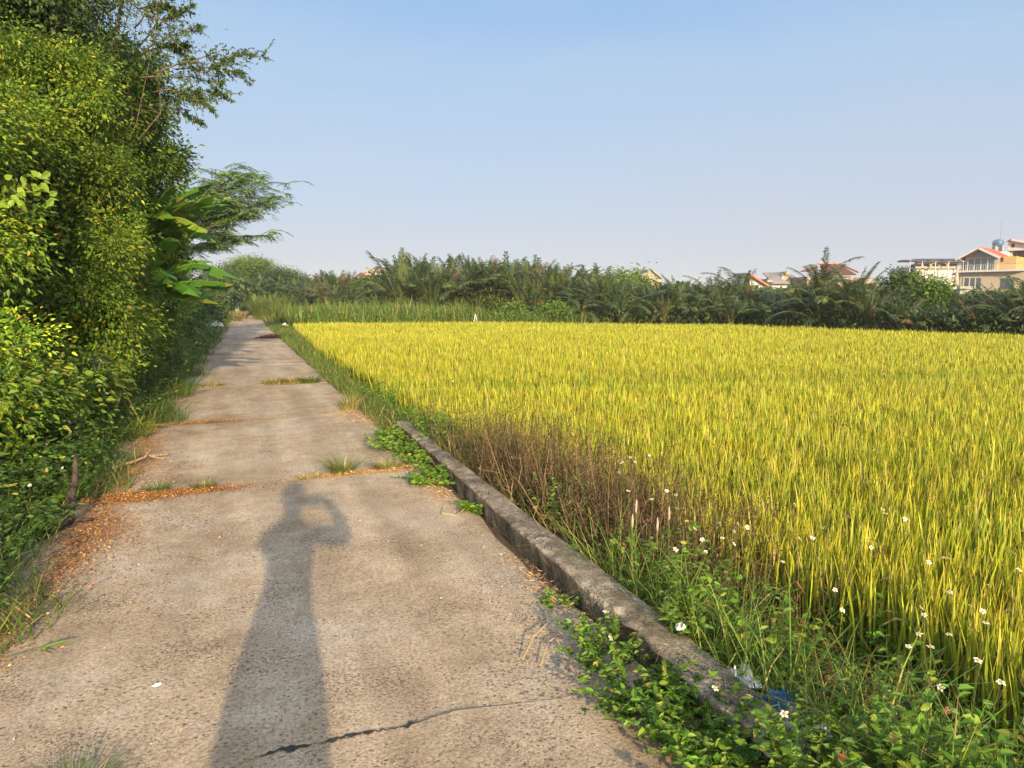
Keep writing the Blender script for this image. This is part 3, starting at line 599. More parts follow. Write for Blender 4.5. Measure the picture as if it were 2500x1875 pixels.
# dry brown stems (one clump object each)
DG = 'clumps of dry brown stems between kerb and rice'
for i, (x, y, r, h, n, lab) in enumerate([(1.92, 6.9, .2, .75, 60, 'farthest dry brown clump, thin, beyond the bright green weed'), (1.98, 6.2, .22, .85, 90, 'dry brown clump right behind the far bend of the kerb'), (2.05, 5.6, .22, .9, 110, 'second dry brown clump from the far end of the kerb'),
        (1.98, 5.05, .2, .85, 110, 'dense dark brown clump in the middle of the dry stems'), (2.15, 4.65, .22, .9, 120, 'tallest dry brown clump leaning into the rice'), (2.0, 4.25, .2, .72, 110, 'dark brown clump nearest the kerb top'),
        (2.28, 4.0, .2, .8, 90, 'brown clump with seed heads in front of the rice'), (2.05, 3.75, .2, .66, 90, 'nearest dense dry brown clump'), (2.45, 3.45, .2, .7, 50, 'thin brown clump among white flowers by the rice'),
        (2.35, 4.95, .22, .8, 60, 'brown clump standing farthest into the rice, upper'), (2.55, 4.4, .22, .75, 60, 'brown clump standing farthest into the rice, lower'), (2.5, 3.9, .2, .7, 50, 'wispy brown clump at the right end of the dry stems'),
        (2.3, 2.55, .2, .62, 60, 'reddish brown stems standing among the green bank weeds'), (2.55, 2.0, .2, .6, 40, 'reddish stems at the right edge near the bottom'), (2.05, 1.9, .12, .5, 24, 'few red stems beside the blue litter')]):
    red = i >= 12; x += 0 if red else .2; y -= 0 if red else .5; h *= 1.0 if red else 1.14; a = Acc(); z0 = float(gz(x, y))
    for s in range(int(n * (1.1 if red else 3.2))):
        an = rng.uniform(0, 6.28); rr = r * 1.5 * math.sqrt(rng.random()); b = np.array([math.cos(an) * rr, math.sin(an) * rr, 0]); hh = h * rng.uniform(.35, 1.05)
        t = np.linspace(0, 1, 5)[:, None]; c = b + np.array([math.cos(an) * .3 + rng.normal(0, .5), math.sin(an) * .3 + rng.normal(0, .5), 0]) * r * 1.5 * t ** 1.3 + np.array([0, 0, hh]) * t + rng.normal(0, .02, (5, 3)) * t
        cc = pick([(1, (.15, .075, .04))] if red else G_BROWN, 1)[0]
        V, Q = tube(c, np.linspace(.0034, .0014, 5), 3, False); a.add(V, Q, cc)
        for b_ in range(5 if not red else 2):
            k = rng.integers(1, 5); d = rng.normal(0, 1, 3); d[2] = abs(d[2]) * 1.2; d = d / np.linalg.norm(d) * rng.uniform(.06, .2)
            V, Q = tube([c[k], c[k] + d * .5 + rng.normal(0, .006, 3), c[k] + d], [.0015, .0012, .0009], 3, False); a.add(V, Q, cc)
            if rng.random() < .6:
                V, Q, kk = leaves(np.array([c[k] + d]), rng.normal(0, 1, (1, 3)), .016, .01, True); a.add(V, Q, cc * .7)
        if rng.random() < .5:
            V, Q, kk = leaves(np.tile(c[2], (3, 1)), rng.normal(0, 1, (3, 3)) - [0, 0, .6], .05, .012, True); a.add(V, Q, cc * 1.2)
    o = a.build('dry_weed', M['dry']); o.location = (x, y, z0); tag(o, lab, 'dry weed', DG)

# ------------------------------------------------------------------ shrubs and trees
def limb(a, p0, p1, r0, r1, col=(.12, .09, .06), n=7, seg=6, sag=.0, wb=.05):
    t = np.linspace(0, 1, seg)[:, None]; L = np.linalg.norm(np.subtract(p1, p0))
    c = np.asarray(p0) * (1 - t) + np.asarray(p1) * t + rng.normal(0, wb * L * .3, (seg, 3)) * np.sin(t * 3.14) + np.array([0, 0, sag * L]) * np.sin(t * 3.14)
    V, Q = tube(c, np.linspace(r0, r1, seg), n, True); a.add(V, Q, col); return c
def plant(name, label, cat, base, lobes, nclump, nleaf, cr, L, pal, hires=False, group=None, trunk=.06, fill=.35, wr=.5, limbs=10, droop=.2, sprays=(), flat=.7, xmax=None, tj=.34, tname='trunk', spread=1.0, bumps=15, core=1.4):
    """tree or shrub = trunk with limbs + crown made of leaf clumps near the surface of several lobes, with an inner layer"""
    base = np.asarray(base, float); e = tag(empty(name, base), label, cat, group)
    lobes = np.array(lobes, float); big = lobes.copy(); sub = []
    if bumps:
        for l_ in lobes:
            for _ in range(bumps):
                u_ = unit(rng.normal(0, 1, 3)); r_ = rng.uniform(.2, .42); sub.append([*(l_[:3] + u_ * l_[3:6] * (1 - r_ * .35)), *(l_[3:6] * r_)])
        lobes = np.array(sub)
    vol = (lobes[:, 3] * lobes[:, 4] * lobes[:, 5]) ** (2 / 3); k = rng.choice(len(lobes), nclump, p=vol / vol.sum()); lb = lobes[k]
    u = unit(rng.normal(0, 1, (nclump, 3))); rad = np.where(rng.random(nclump) < fill, rng.uniform(.2, .85, nclump), rng.uniform(.82, 1.08, nclump))
    C = lb[:, :3] + u * lb[:, 3:6] * rad[:, None]
    C[:, 2] = np.maximum(C[:, 2], .12)
    if xmax is not None: C[:, 0] = np.minimum(C[:, 0], xmax(C[:, 2]) - .1 * rng.random(nclump))
    ccol = pick(pal, nclump, .12); cs = np.exp(rng.normal(0, tj, nclump) * .6 + rng.normal(0, tj, len(lobes))[k] * .75 - .06)[:, None]
    n = nclump * nleaf; ci = np.repeat(np.arange(nclump), nleaf)
    g = rng.normal(0, 1, (n, 3)) * np.array([1, 1, flat]) * cr * .5 * spread
    B = C[ci] + g; D = unit(g + u[ci] * cr * .35 + rng.normal(0, cr * .35, (n, 3))); D[:, 2] -= .1
    l = L * rng.uniform(.6, 1.3, n) * np.exp(rng.normal(0, .22, nclump))[ci]
    V, Q, kk = leaves(B, D, l, l * wr * rng.uniform(.8, 1.2, n), hires, droop)
    lc = ccol[ci] * .5 + pick(pal, n, .2) * .5; lc = lc * cs[ci]
    cr_ = Acc().add(V, Q, np.repeat(lc, kk, 0)); tr = Acc()
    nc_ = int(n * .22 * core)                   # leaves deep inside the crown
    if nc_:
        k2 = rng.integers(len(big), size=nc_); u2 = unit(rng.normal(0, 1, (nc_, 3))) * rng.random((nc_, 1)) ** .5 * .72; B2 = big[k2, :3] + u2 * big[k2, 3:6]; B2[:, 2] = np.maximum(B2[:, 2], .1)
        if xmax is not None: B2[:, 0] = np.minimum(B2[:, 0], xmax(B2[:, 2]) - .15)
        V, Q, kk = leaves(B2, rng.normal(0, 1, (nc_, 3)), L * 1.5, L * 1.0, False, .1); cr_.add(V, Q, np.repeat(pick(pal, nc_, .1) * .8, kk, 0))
    b0 = base.copy(); zc = lobes[:, 2].mean()
    top = np.array([big[:, 0].mean(), big[:, 1].mean(), zc]); c = limb(tr, b0 - [0, 0, .1], top, trunk, trunk * .45, n=8, wb=.08)
    for q in range(limbs):
        s = c[rng.integers(1, len(c))]; t = C[rng.integers(nclump)]; cc = limb(tr, s, t, trunk * .35, trunk * .08, n=5, wb=.15)
        for w_ in range(2):
            j = rng.integers(2, len(cc)); near = C[np.argsort(((C - cc[j]) ** 2).sum(1))[rng.integers(3, 14) % nclump]]; limb(tr, cc[j], near, trunk * .12, trunk * .04, n=4, wb=.15)
    for (p0, p1, sr, sl, nb) in sprays:       # thin leafy branches reaching out
        p0 = np.asarray(p0, float); p1 = np.asarray(p1, float); cc = limb(tr, p0, p1, sr, sr * .25, n=5, seg=9, sag=.06, wb=.06); Ls = np.linalg.norm(p1 - p0)
        for b_ in range(nb):
            j = rng.integers(2, 9); d = unit(p1 - p0) * .9 + rng.normal(0, .5, 3) - [0, 0, .1]; d = d * Ls * rng.uniform(.12, .32) * (1.2 - j / 11)
            tw = limb(tr, cc[j], cc[j] + d, sr * .25, sr * .08, n=4, seg=5, wb=.15); m = int(nleaf * .8)
            t = rng.random(m); kq = np.minimum((t * 4).astype(int), 3); f = (t * 4 - kq)[:, None]; pb = tw[kq] * (1 - f) + tw[kq + 1] * f
            dd = unit(unit(d) * .7 + rng.normal(0, .7, (m, 3))); ll = sl * rng.uniform(.6, 1.3, m)
            V, Q, kk = leaves(pb, dd, ll, ll * wr, hires, droop); cr_.add(V, Q, np.repeat(pick(pal, m, .2), kk, 0))
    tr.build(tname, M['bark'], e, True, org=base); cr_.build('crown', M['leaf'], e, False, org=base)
    return e
HG = 'shrubs of the tall hedge left of the path'
face = lambda z: np.interp(z, [0, .6, 1.2, 2.2, 3.5, 6], [-1.55, -1.4, -1.25, -1.05, -.9, -.9])
plant('hedge_shrub', 'nearest yellow green hedge shrub at the left edge of the photo', 'shrub', (-3.0, 7.7, 0), [(-2.75, 7.3, 1.2, .9, .9, .9), (-2.7, 7.7, 2.4, .9, .9, .9), (-3.0, 8.2, 3.0, 1.0, 1.0, .9), (-2.5, 8.3, .6, .7, .8, .55)], 2100, 42, .22, .047, G_YEL, True, HG, xmax=face)
plant('hedge_shrub', 'bright yellow flecked hedge shrub, second from the left edge', 'shrub', (-2.6, 10, 0), [(-2.2, 9.8, 1.2, .9, 1.1, .9), (-2.2, 10.2, 2.5, 1.0, 1.1, 1.0), (-2.3, 10.8, 3.6, 1.0, 1.1, 1.0), (-2.0, 10.6, .5, .6, .9, .5)], 2400, 42, .22, .047, G_YEL, True, HG, xmax=lambda z: face(z) - .15 * np.clip(z - 1, 0, 1))
plant('hedge_shrub', 'tall mid green hedge shrub whose right side stands against the sky', 'shrub', (-2.3, 15.2, 0), [(-2.3, 13.2, 1.2, .8, 1.4, .9), (-2.0, 15.2, 2.7, .95, 1.2, 1.0), (-1.85, 15.4, 4.2, .9, 1.1, 1.0), (-1.9, 15.6, 5.4, .85, 1.0, .8), (-2.6, 13.2, 3.2, .9, 1.3, 1.1), (-2.4, 13.4, 4.8, .9, 1.2, .9)], 3000, 34, .26, .078, [(2, (.09, .17, .014))] + G_MID, True, HG, xmax=face)
plant('hedge_shrub', 'dark lower shrub beneath the banana leaves', 'shrub', (-2.2, 17.5, 0), [(-1.9, 16.6, 1.0, .8, 1.3, .9), (-1.9, 18, 2.0, .8, 1.3, .9), (-2.1, 19, 2.8, .7, 1.2, .8)], 900, 32, .3, .07, G_MID, False, HG, xmax=face)
plant('hedge_shrub', 'shrub behind the banana plant, mid green', 'shrub', (-2.4, 21.5, 0), [(-2.2, 21, 1.0, 1.0, 1.6, 1.0), (-2.5, 22.5, 2.4, 1.0, 1.6, 1.1)], 700, 30, .36, .09, G_MID, False, HG)
for q, (y, h, lab) in enumerate([(26, 2.4, 'shrub at the path edge below the feathery tree'), (31, 2.2, 'dark shrub beside the bent railing posts'), (37, 2.1, 'far dark shrub left of the path, before the dry grass'), (45, 2.3, 'farthest hedge shrub but one before the path bends'), (54, 2.4, 'farthest hedge shrub where the path bends')]):
    plant('hedge_shrub', lab, 'shrub', (-2.3, y, 0), [(-2.25 + q * .1, y, h * .45, .95, 2.2, h * .5), (-2.7, y + 1, h * .7, 1.1, 2.4, h * .42)], 260, 26, .5, .13, G_DARK + G_MID, False, HG)
plant('hedge_shrub', 'leafy low shrub hiding the foot of the banana plants', 'shrub', (-1.75, 12.3, 0), [(-1.75, 12.2, .8, .55, .9, .7), (-1.8, 12.5, 1.5, .5, .8, .5), (-1.7, 13.6, .7, .5, .8, .6)], 700, 34, .24, .06, G_YEL[1:] + G_MID, True, HG, xmax=face, trunk=.03)
a = tag(empty('broadleaf_vine', tuple(P(55, 415, 7.4))), 'large bright lime green leaves sticking out of the hedge at the left edge', 'vine'); o0 = P(55, 415, 7.4)
PB = np.array([P(rng.uniform(0, 110), rng.uniform(370, 450), 7.2 + rng.uniform(-.2, .4)) for _ in range(34)]); V, Q, k = leaves(PB, rng.normal(0, 1, (34, 3)) + [.3, -.4, .1], .085, .055, True, .2, unit(rng.normal(0, .5, (34, 3)) + [0, -1, .5]))
Acc().add(V, Q, np.repeat(pick([(1, (.2, .3, .025)), (1, (.15, .24, .02))], 34, .1), k, 0)).build('leaves', M['leaf'], a, org=o0)
V, Q = tube(np.array([P(0, 420, 7.9), P(40, 400, 7.5), P(80, 420, 7.3), P(110, 440, 7.3)]), .006, 5); Acc().add(V, Q, (.15, .12, .05)).build('stem', M['dry'], a, org=o0)
plant('hedge_shrub', 'dark low shrub behind the tall striped plant at the left edge', 'shrub', (-2.1, 6.7, 0), [(-2.0, 6.6, .45, .45, .7, .45), (-2.1, 7.0, .7, .45, .7, .4), (-1.75, 8.4, .5, .4, .8, .5)], 460, 34, .24, .06, G_YEL + G_MID, True, HG, trunk=.03)
# big dark tree over the hedge with airy twigs against the sky
sp = []
for (dx0, dy0, dx1, dy1, y) in [(300, 120, 425, 60, 12.5), (330, 160, 565, 122, 12), (300, 170, 470, 180, 12.4), (330, 200, 480, 205, 12.2), (290, 60, 390, -20, 12.6), (320, 110, 400, 100, 13), (340, 230, 430, 262, 12.8), (380, 150, 520, 160, 12), (330, 90, 415, 130, 13), (300, 20, 370, 20, 13), (350, 190, 455, 235, 12.2), (300, 100, 400, 20, 12.7), (340, 220, 440, 220, 13)]:
    sp.append((P(dx0, dy0, y + .5), P(dx1, dy1, y), .014, .05, 42))
sp2 = sp[::2]; sp = sp[1::2]
plant('broadleaf_tree', 'big dark leafy tree rising above the hedge at the top left corner', 'tree', (-4.6, 12.5, 0),
      [(-3.7, 10.5, 5.2, 1.2, 1.4, 1.2), (-3.3, 12, 5.9, 1.5, 1.5, 1.3), (-3.0, 13.5, 6.6, 1.4, 1.6, 1.4), (-4.3, 11.5, 6.8, 1.6, 1.8, 1.4), (-4.6, 9.8, 4.4, 1.2, 1.5, 1.3), (-2.35, 12.6, 6.5, .9, 1.0, .9), (-2.5, 12.3, 5.6, .9, 1.0, .8), (-2.3, 12.8, 7.4, .9, 1.0, .8)], 2600, 32, .3, .06, G_DARK + G_BLUE + G_MID[:1], True, 'trees left of the path', trunk=.16, sprays=sp, wr=.4)
plant('airy_tree', 'airy small leaved tree showing sky between its twigs beside the big dark tree', 'tree', (-2.6, 14, 0), [(-1.35, 12.9, 6.0, .8, .9, .8), (-1.6, 13, 5.2, .6, .9, .6), (-1.5, 13, 6.9, .8, .9, .7)], 170, 22, .34, .05, G_BLUE + G_MID[:1], False, 'trees left of the path', trunk=.05, wr=.4, core=0, sprays=sp2)
# feathery tree reaching over the path
def feathery(label, base, branches, group, pal, L=.42):
    base = np.asarray(base, float); e = tag(empty('feathery_tree', base), label, 'tree', group); tr = Acc(); cr_ = Acc()
    hub = base + np.array([.2, 0, 3.0]); limb(tr, base - [0, 0, .1], hub, .12, .09, n=8)
    for (p1, w, nf) in branches:
        p1 = np.asarray(p1, float); cc = limb(tr, hub, p1, .06, .012, n=6, seg=9, sag=.05, wb=.07)
        for f in range(nf):
            j = rng.integers(3, 9); d = rng.normal(0, 1, 3) * w; d[2] = abs(d[2]) * .5; tw = limb(tr, cc[j], cc[j] + d, .012, .004, n=4, seg=4, wb=.1)
            for q in range(8):              # a fan of drooping pinnate leaves round each twig end
                s = tw[rng.integers(1, 4)]; a = rng.uniform(0, 6.28); dd = np.array([math.cos(a), math.sin(a), .15]); Lr = L * rng.uniform(.7, 1.5)
                t = np.linspace(.1, 1, 9)[:, None]; rc = s + dd * Lr * t + np.array([0, 0, -.45 * Lr]) * t ** 2
                sd = unit(np.cross(dd, [0, 0, 1.])); pb = np.vstack([rc, rc]); D = np.vstack([np.tile(sd + dd * .5 - [0, 0, .2], (9, 1)), np.tile(-sd + dd * .5 - [0, 0, .2], (9, 1))])
                V, Q, kk = leaves(pb, D, Lr * .26, Lr * .07, False, .2); cr_.add(V, Q, np.repeat(np.tile(pick(pal, 1), (18, 1)), kk, 0))
    tr.build('trunk', M['bark'], e, True, org=base); cr_.build('crown', M['leaf'], e, org=base)
fb = [(P(560, 400, 27), .55, 26), (P(585, 430, 27.5), .5, 24), (P(520, 355, 28), .5, 22), (P(540, 385, 28.5), .6, 26), (P(598, 505, 26.5), .22, 10), (P(560, 460, 27.5), .5, 22), (P(500, 380, 28), .5, 16), (P(530, 450, 28), .5, 20), (P(480, 400, 29), .5, 14), (P(500, 540, 27), .4, 14), (P(555, 520, 27), .3, 10), (P(480, 470, 28), .5, 14)]
feathery('airy feathery tree leaning over the path beyond the banana plant', (-2.6, 28, 0), fb, 'trees left of the path', [(3, (.11, .21, .05)), (2, (.08, .15, .04)), (1, (.17, .25, .06))])

# banana plants
def banana(label, base, lv_, hh):
    base = np.asarray(base, float); e = tag(empty('banana_plant', base), label, 'banana plant', 'banana plants beside the path')
    V, Q = tube([[0, 0, -.1], [0, 0, hh * .5], [.03, 0, hh]], [.11, .09, .05], 10); Acc().add(V, Q, (.14, .16, .05)).build('pseudostem', M['leaf'], e, True)
    for (tip, wd, arch, col) in lv_:
        a = Acc(); p0 = np.array([0, 0, hh * .95]); p1 = np.asarray(tip, float) - base; m = 30; t = np.linspace(0, 1, m)[:, None]
        c = p0 * (1 - t) + p1 * t + np.array([0, 0, arch]) * np.sin(t * math.pi) ; T = unit(np.gradient(c, axis=0)); S = unit(np.cross(T, [0, 0, 1.])); N = np.cross(S, T)
        V, Q = tube(c, np.linspace(.022, .005, m), 5); a.add(V, Q, np.array(col) * 1.4)
        pr = np.clip(np.interp(t[:, 0], [0, .18, .3, .55, .85, 1], [0, .0, .8, 1, .75, .03]), 0, 1) * wd * 1.05
        for sgn in (1, -1):
            tear = np.where(rng.random(m - 1) < .42, 1, 0); j = 0
            while j < m - 1:
                k = j + 1
                while k < m - 1 and not tear[k - 1]: k += 1
                idx = np.arange(j, k + 1); dr = rng.uniform(.15, .75)
                inn = c[idx] + N[idx] * .004; out = c[idx] + sgn * S[idx] * pr[idx][:, None] * math.cos(dr) - np.array([0, 0, 1.]) * pr[idx][:, None] * math.sin(dr) + T[idx] * .05
                n = len(idx); kk = np.arange(n - 1); cl = np.array(col) * rng.uniform(.72, 1.25); CC = np.tile(cl, (2 * n, 1)); 
                if rng.random() < .12: CC[n:] = (.3, .22, .05)
                a.add(np.vstack([inn, out]), np.stack([kk, kk + 1, kk + 1 + n, kk + n], 1), CC); j = k
        a.build('leaf', M['banana'], e)
g1 = (.09, .22, .022); g2 = (.12, .25, .025); g3 = (.22, .32, .035)
b0 = np.array([-1.42, 13.3, 0])
banana('banana plant with big bright torn leaves reaching over the path edge', b0, [(P(515, 603, 12.4), .24, .34, g1), (P(500, 614, 12.2), .23, .10, g1), (P(470, 655, 12.2), .2, .06, g1), (P(430, 640, 11.9), .2, .2, g1), (P(385, 520, 12.3), .22, .35, g2), (P(365, 610, 12), .22, .3, g2), (P(455, 565, 13.4), .2, .2, g1)], 1.75)
banana('taller banana plant behind, its yellow tipped leaves above the hedge', b0 + [-.12, .9, 0], [(P(462, 422, 13.0), .22, .12, g3), (P(488, 442, 13.2), .22, .2, g1), (P(455, 398, 13.8), .2, .2, g1), (P(445, 500, 12.8), .22, .28, g3), (P(395, 400, 13.7), .2, .25, g2), (P(465, 522, 13.2), .19, .24, g1), (P(375, 470, 12.8), .22, .25, g2)], 2.75)

# fallen things on the left
def stick(name, label, cat, segs, mat='bark', col=(.2, .12, .07), group=None, bt=None):
    a = Acc(); o0 = np.asarray(segs[0][0], float)
    for (p0, p1, r0, r1) in segs: limb(a, p0, p1, r0, r1, col, n=7, wb=.06)
    o = a.build(name, M[mat], None, True, org=o0); o.location = o0; return tag(o, label, cat, group)
stick('broken_stump', 'dark broken tree stump with a forked root on the left path edge', 'stump', [((-1.13, 5.35, .03), (-1.12, 5.55, .22), .035, .028), ((-1.12, 5.55, .22), (-1.13, 5.75, .42), .026, .012), ((-1.13, 5.35, .04), (-1.27, 5.02, .02), .028, .02), ((-1.13, 5.35, .05), (-.98, 5.38, .03), .02, .008)], 'darkbark')
stick('forked_stick', 'dry forked stick lying on the path edge', 'stick', [((-1.12, 7.0, .03), (-.85, 7.3, .06), .014, .012), ((-.85, 7.3, .06), (-.68, 7.45, .04), .011, .005), ((-.88, 7.25, .06), (-.83, 7.42, .12), .008, .004), ((-.84, 7.3, .06), (-.72, 7.27, .03), .008, .004)], 'dry', (.4, .26, .15))
stick('dead_branch', 'grey dead branches piled at the left path edge below the banana plant', 'branch', [((-1.55, 15.5, .1), (-.95, 17.5, .25), .03, .015), ((-1.6, 16.2, .3), (-1.0, 16.0, .08), .025, .01), ((-1.5, 15.2, .15), (-1.25, 17.2, .5), .02, .01), ((-1.7, 14.6, .25), (-1.05, 15.3, .05), .02, .008)], 'dry', (.2, .15, .11))
stick('leaning_post', 'thin leaning post beside the hedge in front of the far path', 'post', [((-1.25, 31, 0), (-1.55, 31.4, 1.0), .04, .03)], 'bark')
stick('bamboo_rail', 'long grey bamboo pole lying along the left edge of the far path', 'pole', [((-1.35, 20, .15), (-1.2, 33, .32), .045, .035)], 'dry', (.26, .22, .17))
stick('bamboo_rail', 'second shorter pole beside the lying bamboo pole', 'pole', [((-1.5, 23, .3), (-1.35, 31, .5), .035, .03)], 'dry', (.2, .16, .12))
p0 = P(215, 775, 8.9); p1 = P(305, 915, 9.1)
a = Acc(); c = np.array([p0, (p0 + p1) / 2 + [.02, 0, .04], p1 * 1.0]); V, Q = tube(c, [.012, .014, .01], 6); 
e = tag(empty('fallen_palm_stalk', p1), 'yellow drooping stalk with a withered leaf hanging from the hedge', 'stalk'); a.add(V, Q, (.34, .32, .08)).build('stalk', M['leaf'], e, org=p1)
for (q, wv, cl) in ((p1, .16, (.42, .33, .08)), (p0, .14, (.13, .17, .13)), ((p0 + p1) / 2, .08, (.2, .2, .05))):
    m = 12; D = rng.normal(0, .4, (m, 3)) + [.5 if wv == .16 else -.2, 0, -.25]; V, Q, k = leaves(q + rng.normal(0, .03, (m, 3)), D, wv * 1.6, wv * .35, True, .3)
    Acc().add(V, Q, np.array(cl)).build('withered_leaf', M['leaf'], e, org=p1)
def rag(name, label, cat, loc, sx, sy, h, mat, seed, group=None):
    r = np.random.default_rng(seed); n = 15; u = np.linspace(-1, 1, n); X, Y = np.meshgrid(u, u); rr = np.maximum(np.abs(X), np.abs(Y))
    Z = h * (.5 + .5 * np.sin(X * 5 + r.uniform(0, 6)) * np.cos(Y * 4 + r.uniform(0, 6)) + .35 * r.normal(0, 1, X.shape)) * (1 - rr ** 3 * .9)
    V = np.stack([X * sx * (1 + .25 * np.sin(Y * 3 + seed)) + r.normal(0, sx * .04, X.shape), Y * sy * (1 + .2 * np.cos(X * 4)) + r.normal(0, sy * .04, X.shape), np.abs(Z)], -1).reshape(-1, 3)
    k = (np.arange(n - 1)[:, None] * n + np.arange(n - 1)[None]).ravel(); o = link(name, npmesh(name, V, np.stack([k, k + 1, k + n + 1, k + n], 1), M[mat])); o.location = loc; o.rotation_euler = (0, 0, seed)
    s = o.modifiers.new('thickness', 'SOLIDIFY'); s.thickness = .0015
    return tag(o, label, cat, group)
TG = 'plastic litter dumped behind the kerb'
rag('plastic_bag', 'crumpled white plastic bag behind the kerb at the bottom of the photo', 'plastic bag', (1.76, 1.72, .02), .07, .055, .07, 'plastic', 1, TG)
rag('plastic_bag', 'pale bluish white plastic sheet topmost in the litter behind the kerb', 'plastic bag', (1.77, 2.12, .03), .06, .05, .05, 'plastic', 2, TG)
rag('blue_wrapper', 'crumpled blue wrapper between the two white bags behind the kerb', 'wrapper', (1.80, 1.96, .02), .06, .045, .05, 'blue', 3, TG)
rag('paper_scrap', 'beige torn sack piece under the blue wrapper', 'scrap', (1.78, 1.86, .0), .08, .06, .05, 'stone', 4, TG)
rag('plastic_bag', 'small translucent bag lowest in the litter at the bottom edge', 'plastic bag', (1.70, 1.52, .05), .04, .04, .05, 'plastic', 6, TG)
rag('plastic_scrap', 'round white scrap on the kerb top edge', 'scrap', (1.66, 2.38, .15), .022, .02, .02, 'plastic', 7)
rag('plastic_sheet', 'white plastic sheet caught in the hedge left of the path', 'plastic sheet', P(372, 722, 19.5), .14, .1, .16, 'plastic', 8)
rag('white_bag', 'small white bag at the hedge foot farther along the path', 'plastic bag', P(462, 705, 31) , .3, .2, .22, 'plastic', 9)
rag('paper_flake', 'small white flake lying on the near slab left of the shadow', 'paper flake', (-.36, 2.95, .006), .016, .01, .008, 'plastic', 10)
rag('plastic_flake', 'pale scrap lying on the right verge of the far path', 'scrap', (2.4, 43, .05), .16, .12, .2, 'plastic', 12)
# fallen green blade on the near slab
a = Acc(); B = np.array([[-.86, 3.42, .02]] * 4); V, Q, k = leaves(B, np.array([[1, .3, .1], [1, -.9, 0], [-1, -.3, .05], [.5, .8, .1]]), np.array([.13, .10, .15, .05]), np.array([.018, .014, .014, .012]), True, .05); a.add(V, Q, (.12, .2, .03))
tag(a.build('fallen_sprig', M['leaf']), 'green sprig of narrow leaves lying on the concrete at the left edge', 'sprig')
# dark straw heap on the path
a = Acc(); n = 2600; an = rng.uniform(0, 6.28, n); rr = np.sqrt(rng.random(n)); hx = rr * np.cos(an) * .62; hy = rr * np.sin(an) * .5
B = np.stack([hx, hy, .17 * (1 - rr ** 1.2) * (1 + .5 * hx) * rng.random(n) + .01], 1); D = rng.normal(0, 1, (n, 3)) * [1, .6, .25]
V, Q, k = leaves(B, D, .10, .02, False); a.add(V, Q, np.repeat(pick([(3, (.13, .075, .05)), (2, (.2, .12, .07)), (1, (.06, .04, .03))], n), k, 0))
o = a.build('straw_heap', M['litter']); o.location = (1.15, 30.6, 0); tag(o, 'dark heap of dry plant trash on the right side of the path', 'heap')
# dry curled stems near kerb
for (pts, lab) in [([(1.05, 2.62, .01), (1.15, 2.75, .03), (1.28, 2.88, .02), (1.33, 3.05, .02)], 'pale dry stem lying beside the near kerb weeds'), ([(1.1, 2.55, .01), (1.2, 2.7, .02), (1.3, 2.78, .01)], 'second pale stem crossing the first beside the kerb weeds'), ([(1.33, 4.9, .01), (1.27, 4.7, .02), (1.35, 4.62, .02), (1.5, 4.8, .03)], 'thin curled stem near the green weed at the kerb')]:
    V, Q = tube(np.array(pts), .003, 5); tag(Acc().add(V, Q, (.5, .38, .2)).build('fallen_twig', M['dry']), lab, 'twig', 'dry twigs on the path by the kerb')

# ------------------------------------------------------------------ far plants: palms, reeds, bushes, trees
def frond_mesh(bend, dead=False, vee=.5, seed=0, n=30, wide=1.0, jag=.0):
    r = np.random.default_rng(seed); t = np.linspace(0, 1, 16); a_ = bend * t ** 1.5
    dz = np.cumsum(np.cos(a_)) / 16; dx = np.cumsum(np.sin(a_)) / 16; c = np.stack([dx, r.normal(0, .004, 16), dz], 1)
    ac = Acc(); V, Q = tube(c, np.linspace(.012, .002, 16), 4, False); ac.add(V, Q, (.2, .13, .06) if dead else (.16, .17, .05))
    T = unit(np.gradient(c, axis=0)); tt = np.linspace(.22, .99, n); k = np.minimum((tt * 15).astype(int), 14); f = (tt * 15 - k)[:, None]
    pb = c[k] * (1 - f) + c[k + 1] * f; Tk = T[k]; Nn = unit(np.cross(Tk, [0, 1., 0]))
    for s in (1, -1):
        L = .16 * wide * np.interp(tt, [.2, .4, .8, 1], [.7, 1.1, .85, .35]) * r.uniform(.8, 1.15, n)
        D = Tk * 1.0 + s * np.array([0, 1., 0]) * ((.55 if bend < 1.2 else .9) if not dead else .35) + Nn * vee * -.5 + r.normal(0, .10 + jag, (n, 3))
        if dead: D[:, 2] -= .8
        V, Q, kk = leaves(pb, D, L, .017, False, .3, Nn + r.normal(0, .15, (n, 3)))
        col = np.array([.17, .10, .055]) if dead else np.array([1, 1, 1.]) * 0
        if dead: C = col * np.exp(r.normal(0, .2, (n, 1)))
        else:
            base = {0: (.038, .075, .028), 1: (.06, .105, .032), 2: (.13, .17, .04)}[seed % 3]; C = np.array(base) * np.exp(r.normal(0, .15, (n, 1)))
        ac.add(V, Q, np.repeat(C, kk, 0))
    zs = max(v[:, 2].max() for v in ac.V)
    if bend < 1.2: ac.V = [v / zs for v in ac.V]
    return npmesh('frond', np.vstack(ac.V), np.vstack(ac.Q), M['palm'], np.vstack(ac.C))
FR_UP = [frond_mesh(b, False, .5, s) for b, s in ((.2, 0), (.35, 3), (.5, 6), (.3, 1), (.6, 4), (.75, 9), (.4, 2))]
FR_ARCH = [frond_mesh(b, False, .3, s) for b, s in ((1.5, 0), (1.8, 3), (1.3, 1), (2.1, 4), (1.6, 2), (1.2, 6))]
FR_DEAD = [frond_mesh(b, True, .2, s) for b, s in ((.9, 0), (1.9, 1), (.5, 2))]
